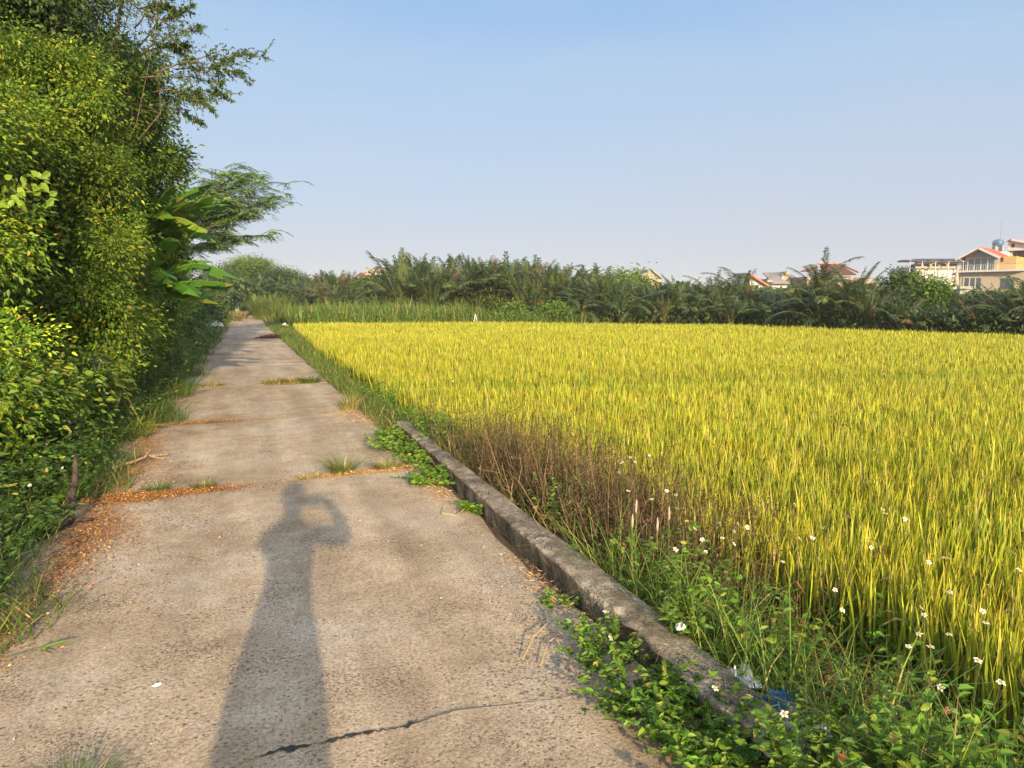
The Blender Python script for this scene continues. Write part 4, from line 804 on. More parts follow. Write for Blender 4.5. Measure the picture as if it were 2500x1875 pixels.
def nipa(name, label, cat, x, y, h, nf=13, arch=.25, dead=.08, group=None, tilt=.32, trunk=0):
    z = float(gz(x, y)); e = tag(empty(name, (x, y, z)), label, cat, group)
    if trunk:
        V, Q = tube([[0, 0, -.1], [.05, 0, trunk * .5], [0, 0, trunk]], [.13, .1, .09], 8); Acc().add(V, Q).build('trunk', M['bark'], e, True)
    for i in range(nf):
        q = rng.random(); src = FR_DEAD if q < dead else (FR_ARCH if q < dead + arch else FR_UP)
        f = link('frond', src[int(rng.integers(len(src)))], e); inner = i / nf
        ti = abs(rng.normal(0, tilt)) + .5 * tilt * (1 - inner); s = (h - trunk) * rng.uniform(.72, 1.12) / (1 if src is not FR_ARCH else .8)
        f.rotation_euler = (0, ti, rng.uniform(0, 6.28)); f.scale = (s * 1.1, s * 1.1, s); f.location = (0, 0, trunk)
    return e
SK_X = [650, 690, 740, 765, 800, 850, 870, 930, 1000, 1060, 1110, 1200, 1260, 1310, 1340, 1420, 1450, 1530, 1600, 1620, 1650, 1700, 1740, 1765, 1790, 1830, 1860, 1920, 1990, 2040, 2060, 2130, 2160, 2212, 2300]
SK_Y = [604, 592, 588, 604, 606, 582, 566, 564, 566, 560, 566, 574, 580, 600, 612, 618, 614, 612, 614, 620, 622, 622, 606, 600, 606, 604, 604, 628, 640, 640, 636, 634, 620, 604, 590]
def edge_depth(dx):
    v = ray2(dx); d = 8.
    while field_d(v[0] * d, v[1] * d) > 0 or d < 15:
        d += .25
        if d > 70: break
    return v, d
landm = [(760, 'left of the cream building'), (860, 'before the cream building'), (1000, 'left part of the tall palms'), (1130, 'middle of the tall palms'), (1260, 'right part of the tall palms'), (1340, 'before the little red roof'), (1460, 'before the cream gable'), (1600, 'left of the orange roof'), (1720, 'below the orange roof'), (1850, 'below the brown roof'), (2040, 'left of the balcony house'), (2150, 'below the balcony house'), (2400, 'at the right edge')]
ordn = 'first second third fourth fifth sixth seventh eighth ninth tenth eleventh twelfth'.split(); seen = {}
row_name = ['front', 'second', 'back']
for row in range(3):
    dx = 672.
    while dx < 2300:
        v, d0 = edge_depth(dx); d0 = max(d0, np.interp(dx, [700, 1290, 1300], [49, 40, 5]))
        off = (5.5, 8.5, 11.5)[row] if dx < 1290 else (1.6, 3.6, 6.0)[row]
        if dx > 1290: off *= .8
        d = d0 + off + rng.uniform(-.6, .6); x, y = v * d; top = np.interp(dx, SK_X, SK_Y) + (24, 9, 0)[row] * (40 / d) + abs(rng.normal(0, 8)) - 6
        z = float(gz(x, y)); h = max(1.3, heightat(top, d) - z) * (1.0 if dx < 1290 else (1.0 if 1560 < dx < 1720 else 1.12))
        lm = next(l for t, l in landm if dx < t)
        tall = 'tall' if h > 3.6 else 'low'; arch = (.3, .08, .03)[row] if dx < 1300 else .35
        seen[(row, lm)] = k_ = seen.get((row, lm), -1) + 1
        nipa('nipa_palm', f'{tall} water palm, {row_name[row]} row {lm}, {ordn[min(k_, 11)]} from left', 'palm', float(x), float(y), h, 15 if row else 15, arch, .14 if dx < 745 else (.015 if dx < 1860 else .05), 'water palms along the far edge of the rice field', .11 if dx < 1300 else .26)
        dx += (23, 25, 27)[row] * (45 / d) * rng.uniform(.8, 1.25)
# palms that stand out
for (dx, topy, off, nm, lab, tr, tilt) in [(1768, 538, 4, 'coconut_palm', 'coconut palm rising highest, left of the brown roof', 1.6, .5), (1836, 566, 4.5, 'coconut_palm', 'yellowish coconut palm right of the brown roof', 1.2, .45), (1533, 574, 5.5, 'coconut_palm', 'coconut palm with a round crown left of the orange roof', 1.2, .6), (1596, 573, 6, 'coconut_palm', 'coconut palm touching the left end of the orange roof', 1.2, .55), (1466, 583, 6, 'coconut_palm', 'small coconut palm right of the cream gable', 1.0, .6), (1100, 552, 7, 'nipa_palm', 'upright palm spear sticking out above the middle palm row', 0, .18), (868, 552, 7, 'nipa_palm', 'upright palm right above the far cream building', 0, .18), (890, 552, 7.5, 'nipa_palm', 'tallest spear of the left palm row', 0, .15)]:
    v, d0 = edge_depth(dx); d = d0 + off; x, y = v * d; nipa(nm, lab, 'palm', float(x), float(y), heightat(topy, d) - float(gz(x, y)), 20 if tr else 8, .35, .03, 'palms standing above the row', tilt, tr)
a = Acc(); B = []
for q in range(15000):
    dx_ = rng.uniform(690, 2290); v, d0 = ray2(dx_), None; B.append(dx_)
dd = np.array([max(edge_depth(t)[1], 46 if t < 760 else 5) for t in np.linspace(690, 2290, 80)]); B = np.array(B); d = np.interp(B, np.linspace(690, 2290, 80), dd) + np.where(B < 1290, 4.5, .5) + np.abs(rng.normal(0, 1.6, len(B)))
V2 = np.array([ray2(t) for t in B]) * d[:, None]; h_ = np.where(B < 1290, 1.5, 1.1) * (1 + .35 * vnoise(V2[:, 0], V2[:, 1], 1.1, 4))
Bp = np.stack([V2[:, 0], V2[:, 1], gz(V2[:, 0], V2[:, 1]) + h_ * rng.random(len(B)) ** .7], 1); V, Q, k = leaves(Bp, rng.normal(0, 1, Bp.shape), .26, .11, False)
a.add(V, Q, np.repeat(pick(G_DARK, len(Bp)), k, 0)); tag(a.build('scrub', M['leaf']), 'low dark scrub filling the foot of the palm rows', 'scrub', kind='stuff')
v, d0 = edge_depth(1255); x, y = v * (d0 + .8); nipa('white_trunk_palm', 'palm with a short white trunk at the field edge', 'palm', float(x), float(y), 2.6, 12, .6, .1, 'palms standing above the row', .7, .75)
o = link('dead_frond', FR_DEAD[0]); v, d0 = edge_depth(1625); x, y = v * (d0 + .4); o.location = (x - 1.0, y, .0); o.rotation_euler = (R(0), R(78), R(-15)); o.scale = (2.6, 2.6, 2.6); tag(o, 'fallen brown palm frond lying at the edge of the rice below the orange roof', 'palm frond')

# reed band behind the rice, and the elephant grass by the path
def band(x0, x1, f0, f1, dens):
    p = scatter(x0, x1, 40, 58, dens); yf = np.interp(p[:, 0], YF_X[:4], YF_Y[:4]); return p[(p[:, 1] > yf + f0) & (p[:, 1] < yf + f1)]
def reed_h(p): return None
G_REED = [(3, (.11, .17, .03)), (3, (.15, .2, .035)), (1.0, (.22, .25, .05)), (.25, (.36, .28, .12)), (1.4, (.08, .14, .025))]
pr = band(2.2, 15, .2, 5, 60); pr2 = band(15, 24, .2, 3, 50)
grass_stuff('reed_band', 'band of tall green reeds between the rice and the palms', 'reeds', [
    (pr, gzf, 1.35, .06, .12, .25, 3, G_REED), (band(2.2, 24, .0, .8, 90), gzf, .65, .05, .3, .3, 2, G_REED), (band(4, 12, 1.5, 4.5, 30), gzf, 1.7, .05, .08, .2, 3, G_REED), (pr2, gzf, .9, .06, .2, .3, 3, G_REED)])
pl = band(2.2, 24, .3, 3.2, 170); n = len(pl); zz = gz(pl[:, 0], pl[:, 1]) + (.75 + .35 * vnoise(pl[:, 0], pl[:, 1], 1.5, 6)) * rng.random(n) ** .6
V, Q, k = leaves(np.stack([pl[:, 0], pl[:, 1], zz], 1), rng.normal(0, 1, (n, 3)) + [0, 0, .4], .17, .07, False); a = Acc().add(V, Q, np.repeat(pick(G_WEED[:3] + G_MID[:2], n), k, 0)); tag(a.build('reed_undergrowth', M['leaf']), 'low leafy creepers climbing through the reeds behind the rice', 'undergrowth', kind='stuff')
def tallclump(name, label, x, y, r, h, n, pal, w=.035):
    a = rng.uniform(0, 6.28, n); rr = r * np.sqrt(rng.random(n)); B = np.stack([np.cos(a) * rr, np.sin(a) * rr, np.full(n, -.05)], 1)
    V, Q, C = blades(B, h * rng.uniform(.5, 1.05, n) * (1.15 - .5 * rr / r), w, .25, .45, 4, pick(pal, n), az=a + rng.normal(0, .6, n)); o = Acc().add(V, Q, C).build(name, M['grass'])
    o.location = (x, y, float(gz(x, y))); return tag(o, label, 'tall grass', 'tall grass clumps beside the far path')
for (dx, y, r, h, n, pal, lab) in [(590, 62, 1.4, 3.1, 1500, G_REED, 'tallest light green elephant grass clump right of the far path'), (575, 68, 1.0, 2.8, 700, G_REED, 'elephant grass clump nearest the path bend'), (612, 57, 1.1, 2.2, 600, G_REED, 'lower elephant grass clump at the reed corner'), (600, 52, .8, 1.0, 500, G_STRAW + G_REED, 'dry weedy clump in front of the elephant grass'), (575, 62, .6, .7, 300, G_STRAW, 'low dry grass at the right path edge before the bend'),
                                   (516, 66, .7, 1.0, 400, G_STRAW + G_REED[:1], 'dry yellow grass at the left path edge near the bend'), (505, 58, .6, .9, 300, G_STRAW + G_REED[:2], 'second dry grass clump at the left path edge'), (522, 78, .7, 1.0, 300, G_STRAW, 'far dry grass before the stones')]:
    p = P(dx, 690, y); tallclump('tall_grass', lab, float(p[0]), y, r, h, n, pal)

def bush(name, label, cat, dx, dy0, dy1, depth, wpx, pal, nc=90, nl=30, group='bushes beyond the rice field', L=.16, limbs=4, fat=1.0, base_z=-.1, trunk=.07, flat=.6, cr=.5, fill=.3, layered=False):
    v = ray2(dx); x, y = v * depth; top = heightat(dy0, depth); bot = max(heightat(dy1, depth), base_z + .1); rxm = wpx / 1534 * depth * .5; hh = (top - bot) * .5
    lob = []
    nlb = 7 if layered else 4
    for q in range(nlb):
        s = rng.uniform(.45, .75); a = rng.uniform(0, 6.28); o = 1 - s
        lob.append((x + math.cos(a) * rxm * o, y + math.sin(a) * rxm * o, bot + hh + rng.uniform(-1, 1) * hh * o, rxm * s, rxm * s * fat, hh * s * (.6 if layered else 1)))
    lob.append((x, y, bot + hh, rxm * .7, rxm * .7, hh * .8))
    return plant(name, label, cat, (x, y, base_z), lob, nc, nl, cr, L, pal, False, group, trunk, fill, .5, limbs, .2, flat=flat)
TGp = 'trees behind the bend of the path'
bush('rain_tree', 'broad dark tree closing the view at the end of the path', 'tree', 540, 568, 668, 118, 130, G_DARK, 420, 60, TGp, .2, 8, trunk=.25, cr=1.6, flat=.35, layered=True)
bush('rain_tree', 'layered dark tree right of the path end', 'tree', 595, 572, 655, 105, 110, G_DARK + G_MID[:1], 420, 60, TGp, .2, 8, trunk=.2, cr=1.5, flat=.35, layered=True)
bush('rain_tree', 'lighter tree with flat layers behind the feathery tree', 'tree', 545, 550, 600, 98, 80, G_MID, 300, 50, TGp, .2, 6, trunk=.2, cr=1.3, flat=.4, layered=True)
bush('rain_tree', 'dense dark tree directly behind the tallest elephant grass', 'tree', 612, 572, 668, 78, 95, G_DARK, 420, 55, TGp, .18, 6, trunk=.16, cr=1.2, flat=.45, layered=True)
bush('rain_tree', 'dense dark tree filling the gap left of the tallest elephant grass', 'tree', 566, 562, 668, 112, 80, G_DARK, 420, 55, TGp, .2, 6, trunk=.16, cr=1.4, flat=.45, layered=True)
bush('rain_tree', 'low layered tree left of the first palms', 'tree', 640, 590, 662, 88, 70, G_DARK + G_MID[:1], 300, 50, TGp, .2, 6, trunk=.16, cr=1.2, flat=.4, layered=True)
bush('rain_tree', 'dark tree hanging over the left of the path end', 'tree', 490, 560, 660, 92, 90, G_DARK + G_MID, 320, 55, TGp, .2, 6, trunk=.2, cr=1.3, flat=.4, layered=True)
for (dx, w) in ((662, 18), (685, 20)):
    v = ray2(dx); x, y = v * 95; e = tag(empty('wispy_pine', (x, y, 0)), 'thin grey wispy tree top ' + ('left' if dx < 670 else 'right') + ' of the pair before the first palms', 'tree', 'wispy trees')
    a = Acc(); V, Q = tube([[0, 0, 0], [.1, 0, 2.5], [0, 0, 5]], [.1, .07, .02], 6); Acc().add(V, Q).build('trunk', M['bark'], e)
    n = 500; t = rng.random(n); B = np.stack([rng.normal(0, .35, n) * (1.2 - t), rng.normal(0, .35, n), 1.5 + t * 3.2], 1); V, Q, k = leaves(B, rng.normal(0, .4, (n, 3)) + [0, 0, .8], .45, .03, False); a.add(V, Q, np.repeat(pick([(1, (.10, .11, .08))], n), k, 0)); a.build('crown', M['leaf'], e)
for args in [('bush', 'dark bush in front of the brown palms behind the reeds, leftmost', 'bush', 730, 612, 672, 56, 60, G_DARK + G_MID[:1]), ('bush', 'small open tree between the first bush and the palm row', 'bush', 790, 600, 672, 57, 50, G_MID), ('bush', 'low dark bush at the left corner of the reeds', 'bush', 680, 618, 670, 60, 60, G_DARK),
             ('bush', 'rounded leafy tree in front of the middle palms', 'bush', 1055, 594, 690, 52, 120, G_DARK + G_MID), ('bush', 'leafy tree just right of the rounded leafy tree', 'bush', 1140, 596, 690, 52.5, 90, G_DARK + G_MID), ('bush', 'low light green bush in front of the middle palms', 'bush', 1120, 655, 695, 48, 70, G_MID), ('bush', 'wide low green bush at the right end of the reeds', 'bush', 1190, 652, 697, 46.5, 90, G_MID + G_WEED[:1]),
             ('bush', 'cone shaped small dark bush in the reeds', 'bush', 968, 672, 697, 48.2, 30, G_DARK + G_MID[:1]), ('bush', 'small bush in the reeds left of the cone shaped one', 'bush', 920, 680, 697, 48.4, 30, G_MID), ('bush', 'dark leafy bush right of the white trunk palm', 'bush', 1340, 632, 694, 47, 110, G_DARK + G_MID), ('bush', 'brighter low bush in front of the dark leafy bush', 'bush', 1370, 655, 698, 45.5, 80, G_MID + G_WEED[:1]),
             ('bush', 'low green creeper bush at the field edge left of the white trunk palm', 'bush', 1230, 668, 697, 46, 60, G_MID), ('broadleaf_bush', 'rounded dark green tree left of the balcony house', 'tree', 1965, 583, 660, 40, 135, G_DARK + G_MID), ('broadleaf_bush', 'brighter rounded bush between the palms and the balcony house', 'bush', 2005, 604, 680, 37, 75, G_MID + G_WEED[:1]), ('bush', 'yellow green bush low at the right edge of the field', 'bush', 2135, 688, 720, 31.2, 50, G_MID + G_YEL[:2]),
             ('broadleaf_bush', 'dark shrub mass below the balcony house', 'bush', 2130, 634, 710, 36, 120, G_DARK), ('broadleaf_bush', 'dark shrub mass at the right edge of the photo', 'bush', 2230, 612, 716, 33, 120, G_DARK), ('broadleaf_bush', 'dark bush between the orange roof and the palms', 'bush', 1450, 612, 690, 52, 100, G_DARK), ('broadleaf_bush', 'dark bush below the grey roof', 'bush', 1690, 620, 700, 48, 110, G_DARK), ('broadleaf_bush', 'dark bush behind the palms below the orange roof', 'bush', 1570, 612, 695, 50, 120, G_DARK), ('broadleaf_bush', 'dark bush behind the palms below the brown roof', 'bush', 1830, 612, 700, 45, 120, G_DARK)]:
    bush(*args, nc=130 if args[7] > 60 else 70)
bush('light_tree', 'light green spreading tree in front of the cream gable', 'tree', 1345, 578, 660, 52, 80, [(3, (.16, .24, .05)), (1, (.1, .16, .035))], 100, 24, 'bushes beyond the rice field', .2, 8, cr=.6)
bush('light_tree', 'light green tree with thin branches just right, before the cream gable', 'tree', 1388, 576, 650, 52.5, 50, [(3, (.17, .25, .06)), (1, (.1, .16, .035))], 60, 24, 'bushes beyond the rice field', .2, 8, cr=.6)
# the far wood that closes the horizon behind the palms
a = Acc(); n = 26000; dxs = rng.uniform(440, 2400, n); dep = rng.uniform(70, 105, n); V2 = np.array([ray2(q) for q in dxs]) * dep[:, None]
tp = np.interp(dxs, [440, 700, 860, 1300, 1420, 1900, 2040, 2400], [600, 612, 600, 612, 622, 630, 640, 645]) + 5 * np.sin(dxs * .05) + 3 * np.sin(dxs * .17); zt = np.array([heightat(q, d) for q, d in zip(tp, dep)])
B = np.stack([V2[:, 0], V2[:, 1], zt * rng.random(n) ** .6 * 1.0], 1); V, Q, k = leaves(B, rng.normal(0, 1, (n, 3)), .9, .5, False); a.add(V, Q, np.repeat(pick(G_DARK, n), k, 0)); tag(a.build('far_wood', M['leaf']), 'distant dark wood closing the horizon behind the palms', 'wood', kind='stuff')

# ------------------------------------------------------------------ buildings (view aligned frames: x right, y away)
class Bld:
    def __init__(s, name, label, cat, depth, dxref, rot=0., group=None):
        v = ray2(dxref) * depth; s.d = depth; s.x0 = (dxref * DS - IW / 2) / FPX * depth; s.k = 1 / (math.cos(rot) - s.x0 / depth * math.sin(rot)); s.e = tag(empty(name, (v[0], v[1], -.1), -YAW + rot), label, cat, group)
    def X(s, dx): return ((dx * DS - IW / 2) / FPX * s.d - s.x0) * s.k
    def Z(s, dy): return heightat(dy, s.d) + .1
    def part(s, name, mat, shapes, parent=None, label=None):
        a = Acc()
        for V, Q in shapes: a.add(V, Q)
        o = a.build(name, M[mat], parent or s.e); 
        if label: o['label'] = label
        return o
    def slope(s, p, th=.12):
        """roof plane from 4 corner points with thickness"""
        p = np.array(p, float); n = unit(np.cross(p[1] - p[0], p[3] - p[0])); n = n if n[2] > 0 else -n
        V = np.vstack([p - n * th, p]); return V, BQ
# cream building with the long faded red hip roof
b = Bld('cream_building', 'cream building with a faded red hip roof and small dormers above the palms', 'building', 165, 815)
X, Z = b.X, b.Z; D = 14; xl, xr = X(772), X(905)
b.part('wall', 'cream', [box(xl + .8, xr, 0, D, 0, Z(597))]); e1, r1 = Z(595), Z(580)
b.part('roof', 'pink', [b.slope([(xl, -1, e1), (xr, -1, e1), (xr, D / 2, r1), (X(803), D / 2, r1)]), b.slope([(xl, -1, e1), (xl, D + 1, e1), (X(803), D / 2, r1), (X(803), D / 2 - .1, r1)]), b.slope([(xl, D + 1, e1), (xr, D + 1, e1), (xr, D / 2 + .05, r1), (X(803), D / 2 + .05, r1)])])
b.part('solar_panel', 'dark', [box(X(798), X(850), D / 2 - 1, D / 2 + 1, r1 + .05, r1 + .35)])
for q in (801, 812, 825):
    x = X(q); z = Z(591); dm = b.part('dormer', 'cream', [box(x - .65, x + .65, -.2, 4, z - .3, z + .55), prism([(x - .8, z + .55), (x + .8, z + .55), (x + .4, z + 1.0), (x - .4, z + 1.0)], -.3, 4)]); b.part('dormer_window', 'dark', [box(x - .25, x + .25, -.24, -.21, z - .1, z + .4)], dm)
for q in (785, 795, 806, 817): b.part('window', 'dark', [box(X(q) - .4, X(q) + .4, -.03, -.01, Z(604), Z(599))])
# cream gable behind the light tree
b = Bld('gabled_house', 'pale cream gable showing behind the light green tree', 'house', 75, 1395); X, Z = b.X, b.Z
b.part('wall', 'cream', [prism([(X(1360), 0), (X(1424), 0), (X(1424), Z(600)), (X(1403), Z(583)), (X(1370), Z(600)), (X(1360), Z(607))], 0, 8)])
b.part('roof', 'grey', [b.slope([(X(1427), -.3, Z(602)), (X(1427), 8.3, Z(602)), (X(1402.5), 8.3, Z(582)), (X(1402.5), -.3, Z(582))], .1), b.slope([(X(1355), -.3, Z(610)), (X(1355), 8.3, Z(610)), (X(1402), 8.3, Z(582)), (X(1402), -.3, Z(582))], .1)])
b = Bld('small_red_roof_house', 'little red roof peeping between the palm row and the light green tree', 'house', 95, 1300); X, Z = b.X, b.Z
b.part('wall', 'cream', [box(X(1290), X(1312), 0, 4, 0, Z(600))]); b.part('roof', 'pink', [b.slope([(X(1286), -.5, Z(601)), (X(1314), -.5, Z(601)), (X(1312), 3, Z(595)), (X(1290), 3, Z(595))])])
# orange roof
b = Bld('orange_roof_house', 'house with a bright orange tiled roof sloping right', 'house', 85, 1630); X, Z = b.X, b.Z
b.part('wall', 'white', [prism([(X(1608), 0), (X(1650), 0), (X(1650), Z(617)), (X(1622), Z(600)), (X(1608), Z(610)), (X(1608), Z(612))], 0, 7)])
b.part('roof', 'orange', [b.slope([(X(1613), -.6, Z(593)), (X(1619), 7, Z(589)), (X(1659), 7, Z(611)), (X(1655), -.6, Z(618))], .18)])
b.part('ridge_cap', 'white', [tube([[X(1613), -.6, Z(592)], [X(1619), 7, Z(588.5)]], .12, 6)])
# grey roofs
b = Bld('grey_roof_shed', 'grey sheet roofed house with a pale gable and a pipe frame', 'house', 100, 1675); X, Z = b.X, b.Z
b.part('wall', 'cream', [prism([(X(1682), 0), (X(1700), 0), (X(1700), Z(596)), (X(1695), Z(587)), (X(1684), Z(597)), (X(1682), Z(598))], 0, 6), box(X(1655), X(1682), .5, 6, 0, Z(603))])
b.part('roof', 'grey', [b.slope([(X(1656), .2, Z(602)), (X(1684), .2, Z(599)), (X(1696), 5, Z(586)), (X(1667), 5, Z(587))])])
b.part('pipe_frame', 'metal', [tube([[X(1651), -1, Z(603)], [X(1651), -1, Z(592.5)]], .06, 4), tube([[X(1651), -1, Z(592.5)], [X(1678), -1, Z(592.5)]], .06, 4), tube([[X(1678), -1, Z(592.5)], [X(1678), -1, Z(598)]], .06, 4)])
b = Bld('grey_lean_to', 'weathered lean to roof in front of the pale gable', 'shed', 92, 1680); X, Z = b.X, b.Z
b.part('wall', 'white', [box(X(1664), X(1697), .4, 3, 0, Z(609))]); b.part('roof', 'grey', [b.slope([(X(1662), -.3, Z(612)), (X(1700), -.3, Z(612)), (X(1694), 3.2, Z(598)), (X(1682), 3.2, Z(598))])])
# brown roof
b = Bld('brown_roof_house', 'house with a dark brown tiled roof behind the tall coconut palm', 'house', 95, 1800); X, Z = b.X, b.Z
b.part('wall', 'cream', [box(X(1740), X(1840), .5, 7, 0, Z(598))])
b.part('roof', 'brown', [b.slope([(X(1768), -.5, Z(596)), (X(1838), -.5, Z(594)), (X(1832), 4, Z(568.5)), (X(1790), 4, Z(568.5))])])
b.part('ridge_cap', 'pink', [tube([[X(1786), 4, Z(568)], [X(1833), 4, Z(568)]], .16, 6), tube([[X(1833), 4, Z(568)], [X(1843), -.5, Z(590)]], .14, 6)])
b.part('side_roof', 'pink', [b.slope([(X(1740), -.8, Z(586)), (X(1755), -.8, Z(579)), (X(1756), 3, Z(578)), (X(1741), 3, Z(585))])])
b = Bld('pale_wall_house', 'pale house corner with a red roof edge left of the white terrace building', 'house', 110, 1868); X, Z = b.X, b.Z
b.part('wall', 'cream', [box(X(1852), X(1884), 0, 6, 0, Z(607))]); b.part('roof', 'pink', [b.slope([(X(1848), -.5, Z(608)), (X(1870), -.5, Z(602)), (X(1870), 5, Z(598)), (X(1850), 5, Z(604))])])
# long white building with roof terrace awning
b = Bld('terrace_building', 'long white building with a dark wavy awning on white posts over its roof terrace', 'building', 175, 2010); X, Z = b.X, b.Z
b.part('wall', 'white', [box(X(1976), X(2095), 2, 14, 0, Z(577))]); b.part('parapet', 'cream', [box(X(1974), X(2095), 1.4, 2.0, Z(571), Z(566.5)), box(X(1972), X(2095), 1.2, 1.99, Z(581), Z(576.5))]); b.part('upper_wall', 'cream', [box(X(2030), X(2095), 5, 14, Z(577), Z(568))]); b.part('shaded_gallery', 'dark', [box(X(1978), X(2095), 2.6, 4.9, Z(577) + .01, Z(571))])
xs_ = np.linspace(X(1951), X(2092), 50); aw = np.stack([xs_, np.zeros(50), Z(562.5) - np.interp(xs_, [xs_[0], xs_[14]], [.35, 0]) + .18 * np.sin(xs_ * 1.9)], 1); V = np.vstack([aw + [0, -1, 0], aw + [0, 5, .3], aw + [0, -1, -.35], aw + [0, 5, .0]]); k = np.arange(49)
b.part('awning', 'black', [(V, np.vstack([np.stack([k, k + 1, k + 51, k + 50], 1), np.stack([k + 100, k + 150, k + 151, k + 101], 1), np.stack([k, k + 100, k + 101, k + 1], 1), np.stack([k + 50, k + 51, k + 151, k + 150], 1)]))])
for q in (1951, 1977, 2005, 2033, 2066): b.part('post', 'white', [tube([[X(q), -.8, Z(597)], [X(q), -.8, Z(564.5)]], .13, 6)])
for q in (1990, 2008, 2026, 2044): b.part('pillar', 'cream', [box(X(q) - .3, X(q) + .3, 1.6, 2.2, Z(576), Z(571) - .01)])
# balcony house
b = Bld('balcony_house', 'cream two storey house with a red gable roof, wide glass doors and a long balcony', 'house', 130, 2098, R(-46)); X, Z = b.X, b.Z
zs0, zs1 = Z(589.5), Z(585.5); wl = X(2063); wr_ = X(2200)
b.part('wall', 'cream', [box(wl, wr_, 0, 10, 0, zs0), prism([(X(2067), zs1), (X(2137), zs1), (X(2137), Z(555)), (X(2098.5), Z(538.5)), (X(2067), Z(554)), (X(2067), Z(560))], 1.6, 10)])
b.part('annexe_wall', 'yellow', [box(X(2137) + .01, X(2172), 2.2, 9, zs1, Z(557))])
b.part('balcony_slab', 'white', [box(wl - .1, wr_, -1.3, 1.7, zs0 + .01, zs1)])
b.part('railing', 'metal', [tube([[wl, -1.2, zs1 + 1.0], [wr_, -1.2, zs1 + 1.0]], .035, 4)] + [tube([[x, -1.2, zs1], [x, -1.2, zs1 + 1.0]], .018, 4) for x in np.arange(wl, wr_, .35)])
b.part('roof', 'red', [b.slope([(X(2051), -.3, Z(559)), (X(2051), 11, Z(559)), (X(2098.5), 11, Z(535)), (X(2098.5), -.3, Z(535))], .15), b.slope([(X(2098.5) + .01, -.3, Z(535)), (X(2098.5) + .01, 11, Z(535)), (X(2147), 11, Z(558)), (X(2147), -.3, Z(558))], .15)])
b.part('barge_board', 'white', [b.slope([(X(2050), -.55, Z(560)), (X(2050), -.31, Z(560)), (X(2098.5), -.31, Z(535.4)), (X(2098.5), -.55, Z(535.4))], .4), b.slope([(X(2098.5) + .01, -.55, Z(535.4)), (X(2098.5) + .01, -.31, Z(535.4)), (X(2148), -.31, Z(559)), (X(2148), -.55, Z(559))], .4)])
xa = np.linspace(X(2073), X(2130), 5)
for q in range(4):
    dr = b.part('glass_door', 'glass', [box(xa[q] + .07, xa[q + 1] - .07, 1.5, 1.56, zs1 + .02, Z(559))]); b.part('door_frame', 'white', [box(xa[q] - .07, xa[q] + .07, 1.4, 1.58, zs1 + .02, Z(557.5)), box(xa[q] + .07, xa[q + 1] - .07, 1.4, 1.58, Z(558.9), Z(557.6))], dr)
b.part('gable_window', 'glass', [prism([(X(2078), Z(556.5)), (X(2122), Z(556.5)), (X(2100), Z(543.5)), (X(2097), Z(543.5))], 1.48, 1.55)])
b.part('drainpipe', 'white', [tube([[X(2059), -.7, Z(559)], [X(2064), 1.2, Z(565)], [X(2064.5), 1.3, zs1]], .07, 5)])
xa = np.linspace(X(2072), X(2110), 4)
for q in range(3):
    w_ = b.part('window', 'glass', [box(xa[q] + .08, xa[q + 1] - .08, -.06, -.01, Z(625), Z(601))]); b.part('window_frame', 'white', [box(xa[q] - .08, xa[q] + .08, -.12, -.01, Z(625), Z(600)), box(xa[q] + .08, xa[q + 1] - .08, -.12, -.01, Z(600.9), Z(599.9))], w_)
w_ = b.part('window', 'glass', [box(X(2150), X(2178), -.06, -.01, Z(625), Z(603))]); b.part('side_window', 'dark', [box(X(2141), X(2146), 2.14, 2.18, Z(568), Z(560))])
b.part('side_annexe', 'white', [box(X(2048), wl - .02, 2, 8, 0, Z(570))]); b.part('side_roof', 'grey', [b.slope([(X(2038), 1.5, Z(592)), (X(2038), 8, Z(592)), (X(2058), 8, Z(581)), (X(2058), 1.5, Z(581))], .12), b.slope([(X(2047), 1.7, Z(573)), (X(2047), 8.1, Z(573)), (X(2063), 8.1, Z(565)), (X(2063), 1.7, Z(565))], .12)])
# right neighbour
b = Bld('white_gable_house', 'white gabled house with a red roof and a deep brown terrace at the right edge', 'house', 136, 2168, R(-46)); X, Z = b.X, b.Z
b.part('wall', 'brownwall', [box(X(2170), X(2300), 2.0, 10, 0, Z(543))]); b.part('side_wall', 'white', [box(X(2160), X(2169.5), .5, 10, 0, Z(543))])
b.part('gable', 'white', [prism([(X(2160), Z(541)), (X(2262), Z(541)), (X(2262), Z(538)), (X(2169), Z(520.5)), (X(2161), Z(523)), (X(2160), Z(530))], .4, 10)])
b.part('roof', 'red', [b.slope([(X(2157), -.3, Z(524)), (X(2157), 10, Z(524)), (X(2168.5), 10, Z(518.5)), (X(2168.5), -.3, Z(518.5))]), b.slope([(X(2168.5) + .01, -.3, Z(518.5)), (X(2168.5) + .01, 10, Z(518.5)), (X(2264), 10, Z(540)), (X(2264), -.3, Z(540))])])
b.part('barge_board', 'white', [b.slope([(X(2168.5) + .01, -.55, Z(518.8)), (X(2168.5) + .01, -.31, Z(518.8)), (X(2265), -.31, Z(540.5)), (X(2265), -.55, Z(540.5))], .4)])
b.part('window', 'dark', [box(X(2167), X(2174), .33, .37, Z(537), Z(529))]); b.part('beam', 'white', [box(X(2158), X(2300), -.2, .39, Z(544), Z(541))])
b.part('railing', 'metal', [tube([[X(2170), .2, Z(562)], [X(2300), .2, Z(562)]], .05, 4)] + [tube([[x, .2, Z(573)], [x, .2, Z(562)]], .03, 4) for x in np.arange(X(2170), X(2300), .4)])
b.part('terrace_slab', 'white', [box(X(2170), X(2300), -.3, 1.99, Z(577), Z(573))])
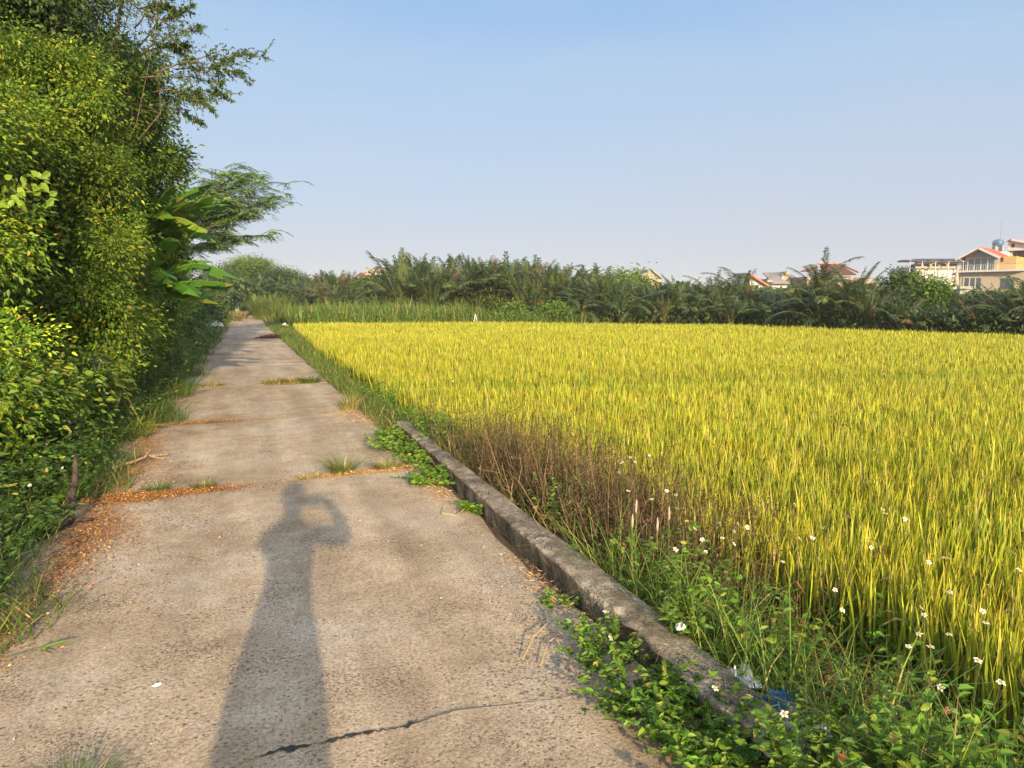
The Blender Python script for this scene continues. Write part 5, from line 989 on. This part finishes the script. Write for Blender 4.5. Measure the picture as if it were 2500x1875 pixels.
# water tank and mast, umbrella
v = ray2(2139) * 138; z0 = heightat(539, 138); e = tag(empty('water_tank', (v[0], v[1], z0), -YAW - .2), 'shiny blue and steel water tank on the roof between the two gabled houses', 'water tank')
V, Q = tube([[0, -1, 1.0], [0, -.8, 1.0], [0, .8, 1.0], [0, 1, 1.0]], [.4, .72, .72, .4], 18); Acc().add(V, Q).build('tank', M['metal'], e, True)
V, Q = tube([[0, -1.05, 1.0], [0, -.95, 1.0]], [.5, .55], 18); Acc().add(V, Q).build('blue_lid', M['blue'], e, True)
a = Acc()
for sx in (-.6, .6): V, Q = box(sx - .07, sx + .07, -.8, .8, -.7, .45); a.add(V, Q)
V, Q = box(-2.4, 1.6, -1.4, 1.4, -1.6, -.71); a.add(V, Q); a.build('stand', M['white'], e)
v = ray2(2143) * 139; z0 = heightat(522, 139); e = tag(empty('antenna_mast', (v[0], v[1], z0)), 'thin grey antenna mast above the water tank', 'mast'); V, Q = tube([[0, 0, -1.5], [0, 0, 2.0], [0.03, 0, 3.9]], [.09, .06, .04], 5); Acc().add(V, Q).build('pole', M['metal'], e)
v = ray2(2056) * 124; z0 = heightat(622, 124); e = tag(empty('closed_umbrella', (v[0], v[1], z0)), 'closed cream garden umbrella left of the balcony house', 'umbrella')
V, Q = tube([[0, 0, .3], [0, 0, .45], [0, 0, 1.6], [0, 0, 2.9], [0, 0, 3.1]], [.1, .48, .36, .12, .02], 12); Acc().add(V, Q).build('canopy', M['cream'], e, True)
V, Q = tube([[0, 0, -3.5], [0, 0, .4]], .06, 6); Acc().add(V, Q).build('pole', M['metal'], e); V, Q = box(-.9, 2.2, .2, .5, -3.5, .25); o = Acc().add(V, Q).build('garden_wall', M['grey']); o.location = (v[0] + 1.2, v[1] - .8, z0); tag(o, 'low grey garden wall below the closed umbrella', 'wall')

# ------------------------------------------------------------------ small things at the path end
p = P(530, 668, 95); e = tag(empty('lamp_post', (p[0], 95, 0)), 'short grey post with a white lamp head at the end of the path', 'post')
V, Q = tube([[0, 0, -.1], [0, 0, 1.9]], .14, 8); Acc().add(V, Q).build('pole', M['stone'], e); V, Q = tube([[0, 0, 1.9], [0, 0, 2.0], [0, 0, 2.2], [0, 0, 2.3]], [.1, .25, .22, .05], 10); Acc().add(V, Q).build('lamp_head', M['white'], e)
V, Q = box(-.7, -.16, -.1, .1, .95, 1.45); Acc().add(V, Q).build('sign_plate', M['cream'], e)
for (dx, y, s, lab) in [(540, 92, .34, 'largest pale boulder at the path end'), (549, 91, .26, 'second pale boulder right of the largest'), (536, 88, .2, 'low pale boulder nearest'), (533, 94, .3, 'round pale boulder behind, beside the post')]:
    V, Q = tube([[-s, 0, 0], [-s * .7, 0, .05], [0, 0, .1], [s * .7, 0, .03], [s, 0, 0]], [s * .1, s * .6, s * .8, s * .55, s * .1], 10); V = V + rng.normal(0, s * .05, V.shape)
    p = P(dx, 672, y); o = Acc().add(V, Q).build('boulder', M['stone'], None, True); o.location = (p[0], y, s * .5); tag(o, lab, 'boulder', 'pale boulders at the path end')
for q, (dx, lab) in enumerate([(503.5, 'leftmost thin white fence post at the path end'), (509, 'second thin white fence post'), (512, 'third thin white fence post'), (515, 'rightmost thin white fence post')]):
    p = P(dx, 660, 80); V, Q = tube([[0, 0, -.05], [0, 0, 1.3 if q else 1.9]], .05, 6); o = Acc().add(V, Q).build('fence_post', M['white']); o.location = (p[0], 80, 0); tag(o, lab, 'fence post', 'white fence posts')
v, d0 = edge_depth(1027); x, y = v * (d0 + .15); e = tag(empty('white_marker', (x, y, -.55)), 'small white cloth on a stick at the far edge of the rice', 'marker')
V, Q = tube([[0, 0, 0], [.02, 0, 1.3]], .015, 5); Acc().add(V, Q).build('stick', M['dry'], e)
V, Q = prism([(-.16, .55), (.18, .55), (.04, 1.2), (-.02, 1.2)], -.02, .02); Acc().add(V + rng.normal(0, .01, V.shape), Q).build('cloth', M['plastic'], e)
for (dx, dy, lab) in [(1583, 640, 'left one of two tiny dark birds in the sky'), (1603, 641, 'right one of two tiny dark birds in the sky')]:
    p = P(dx / DS, dy / DS, 60); V = .6 * np.array([[-.22, 0, .08], [-.1, .05, .1], [0, .08, 0], [0, -.1, 0], [.1, .05, .1], [.22, 0, .08], [0, .14, -.01], [0, -.14, -.01]]); Q = np.array([[0, 1, 2, 3], [3, 2, 4, 5], [3, 2, 6, 6 + 1]])
    V2, Q2 = tube([[0, -.14, 0], [0, -.05, 0], [0, .08, 0], [0, .16, .01]], [.01, .035, .03, .008], 6); a = Acc().add(V, Q[:2], (.04, .04, .04)).add(V2, Q2, (.04, .04, .04)); o = a.build('bird', M['dry']); o.location = tuple(p); tag(o, lab, 'bird', 'birds over the palms')

# ------------------------------------------------------------------ the photographer, who casts the long shadow
def skin_body(name, joints_, edges, mat, parent=None, sub=2):
    me = bpy.data.meshes.new(name); me.from_pydata([j[0] for j in joints_], edges, []); me.materials.append(M[mat]); o = link(name, me, parent)
    m = o.modifiers.new('skin', 'SKIN'); m.use_smooth_shade = True
    for k, j in enumerate(joints_):
        r = j[1]; me.skin_vertices[0].data[k].radius = (r if isinstance(r, tuple) else (r, r))
    me.skin_vertices[0].data[0].use_root = True
    s = o.modifiers.new('subsurf', 'SUBSURF'); s.levels = sub; s.render_levels = sub; return o
PX, PY = -.135, -.34
J = [((PX-.03, PY, .92), (.20, .14)), ((PX-.018, PY, 1.08), (.20, .13)), ((PX-.01, PY, 1.25), (.205, .13)), ((PX-.005, PY, 1.36), (.18, .11)), ((PX, PY + .01, 1.45), (.06, .06)), ((PX, PY + .02, 1.52), (.05, .055)), ((PX, PY + .03, 1.60), (.072, .09)), ((PX, PY + .02, 1.69), (.068, .085)),
     ((PX - .13, PY, 1.36), .075), ((PX - .165, PY + .08, 1.34), .062), ((PX - .12, PY + .18, 1.33), .055), ((PX - .06, PY + .27, 1.38), .032), ((PX + .07, PY + .29, 1.485), .024),
     ((PX + .13, PY, 1.385), .07), ((PX + .25, PY + .04, 1.34), .066), ((PX + .345, PY + .09, 1.30), .058), ((PX + .31, PY + .17, 1.45), .046), ((PX + .22, PY + .25, 1.555), .034),
     ((PX - .13, PY, .80), .13), ((PX - .12, PY + .01, .48), .085), ((PX - .10, PY - .02, .10), .042), ((PX - .10, PY + .12, .04), .036),
     ((PX + .045, PY, .80), .125), ((PX + .06, PY + .01, .48), .085), ((PX + .10, PY - .02, .10), .042), ((PX + .10, PY + .12, .04), .036)]
E_ = [(0, 1), (1, 2), (2, 3), (3, 4), (4, 5), (5, 6), (6, 7), (3, 8), (8, 9), (9, 10), (10, 11), (11, 12), (3, 13), (13, 14), (14, 15), (15, 16), (16, 17), (0, 18), (18, 19), (19, 20), (20, 21), (0, 22), (22, 23), (23, 24), (24, 25)]
person = skin_body('person', J, E_, 'shirt'); tag(person, 'person holding up a phone, seen only as the long shadow on the path', 'person')
V, Q = tube([[PX, PY + .0, 1.58], [PX, PY + .0, 1.64], [PX, PY, 1.70], [PX, PY, 1.745], [PX, PY, 1.765]], [.07, .088, .087, .06, .015], 14); Acc().add(V, Q).build('hair', M['hair'], person, True)
# face: nose, ears
V, Q = tube([[PX, PY + .10, 1.645], [PX, PY + .125, 1.60], [PX, PY + .105, 1.59]], [.008, .014, .006], 6); Acc().add(V, Q).build('nose', M['skin'], person, True)
for s in (-1, 1):
    V, Q = tube([[PX + s * .075, PY + .02, 1.65], [PX + s * .085, PY + .01, 1.625], [PX + s * .076, PY + .02, 1.59]], [.008, .014, .006], 6); Acc().add(V, Q).build('ear', M['skin'], person, True)
    w = np.array(J[12][0] if s < 0 else J[17][0]); jj = [((w[0], w[1], w[2]), .022), ((w[0] - s * .03, w[1] + .02, w[2] + .02), .024)]; ee = [(0, 1)]
    tgt = np.array([s * .07, -.012, 1.5])
    for f in range(5):
        a0 = len(jj); k = np.array([tgt[0] + (-s * .01 if f == 4 else 0), -.02 - (.012 if f == 4 else 0), 1.5 + (.03 - .018 * f if f < 4 else -.035)]); m_ = (np.array(jj[1][0]) + k) / 2 + [s * .012, 0, .005]
        jj += [(tuple(m_), .0095), (tuple(k), .009), (tuple(k + [-s * (.02 - .002 * f), -.004, -.004]), .0075)]; ee += [(1, a0), (a0, a0 + 1), (a0 + 1, a0 + 2)]
    skin_body('hand', jj, ee, 'skin', person, 1)
V, Q = box(-.078, .078, -.016, -.008, -.038, .038); ph = Acc().add(V, Q).build('phone', M['black']); ph.location = (0, 0, CH); ph.rotation_euler = (-PITCH, 0, -YAW); tag(ph, 'black phone held up sideways in the hands of the photographer', 'phone')

# ------------------------------------------------------------------ thin evening haze round everything
hm = bpy.data.materials.new('haze_air'); hm.use_nodes = True; t = hm.node_tree; t.nodes.remove(t.nodes['Principled BSDF'])
pv = t.nodes.new('ShaderNodeVolumePrincipled'); pv.inputs['Color'].default_value = (.9, .92, .95, 1); pv.inputs['Density'].default_value = .0005; pv.inputs['Anisotropy'].default_value = .0
t.links.new(pv.outputs[0], t.nodes['Material Output'].inputs['Volume'])
V, Q = box(-1000, 1000, -1000, 1000, -1.7, 24); hz_ = Acc().add(V, Q).build('haze', hm); tag(hz_, kind='stuff')
hz_['label'] = 'thin pale evening haze over the fields'; hz_['category'] = 'haze'
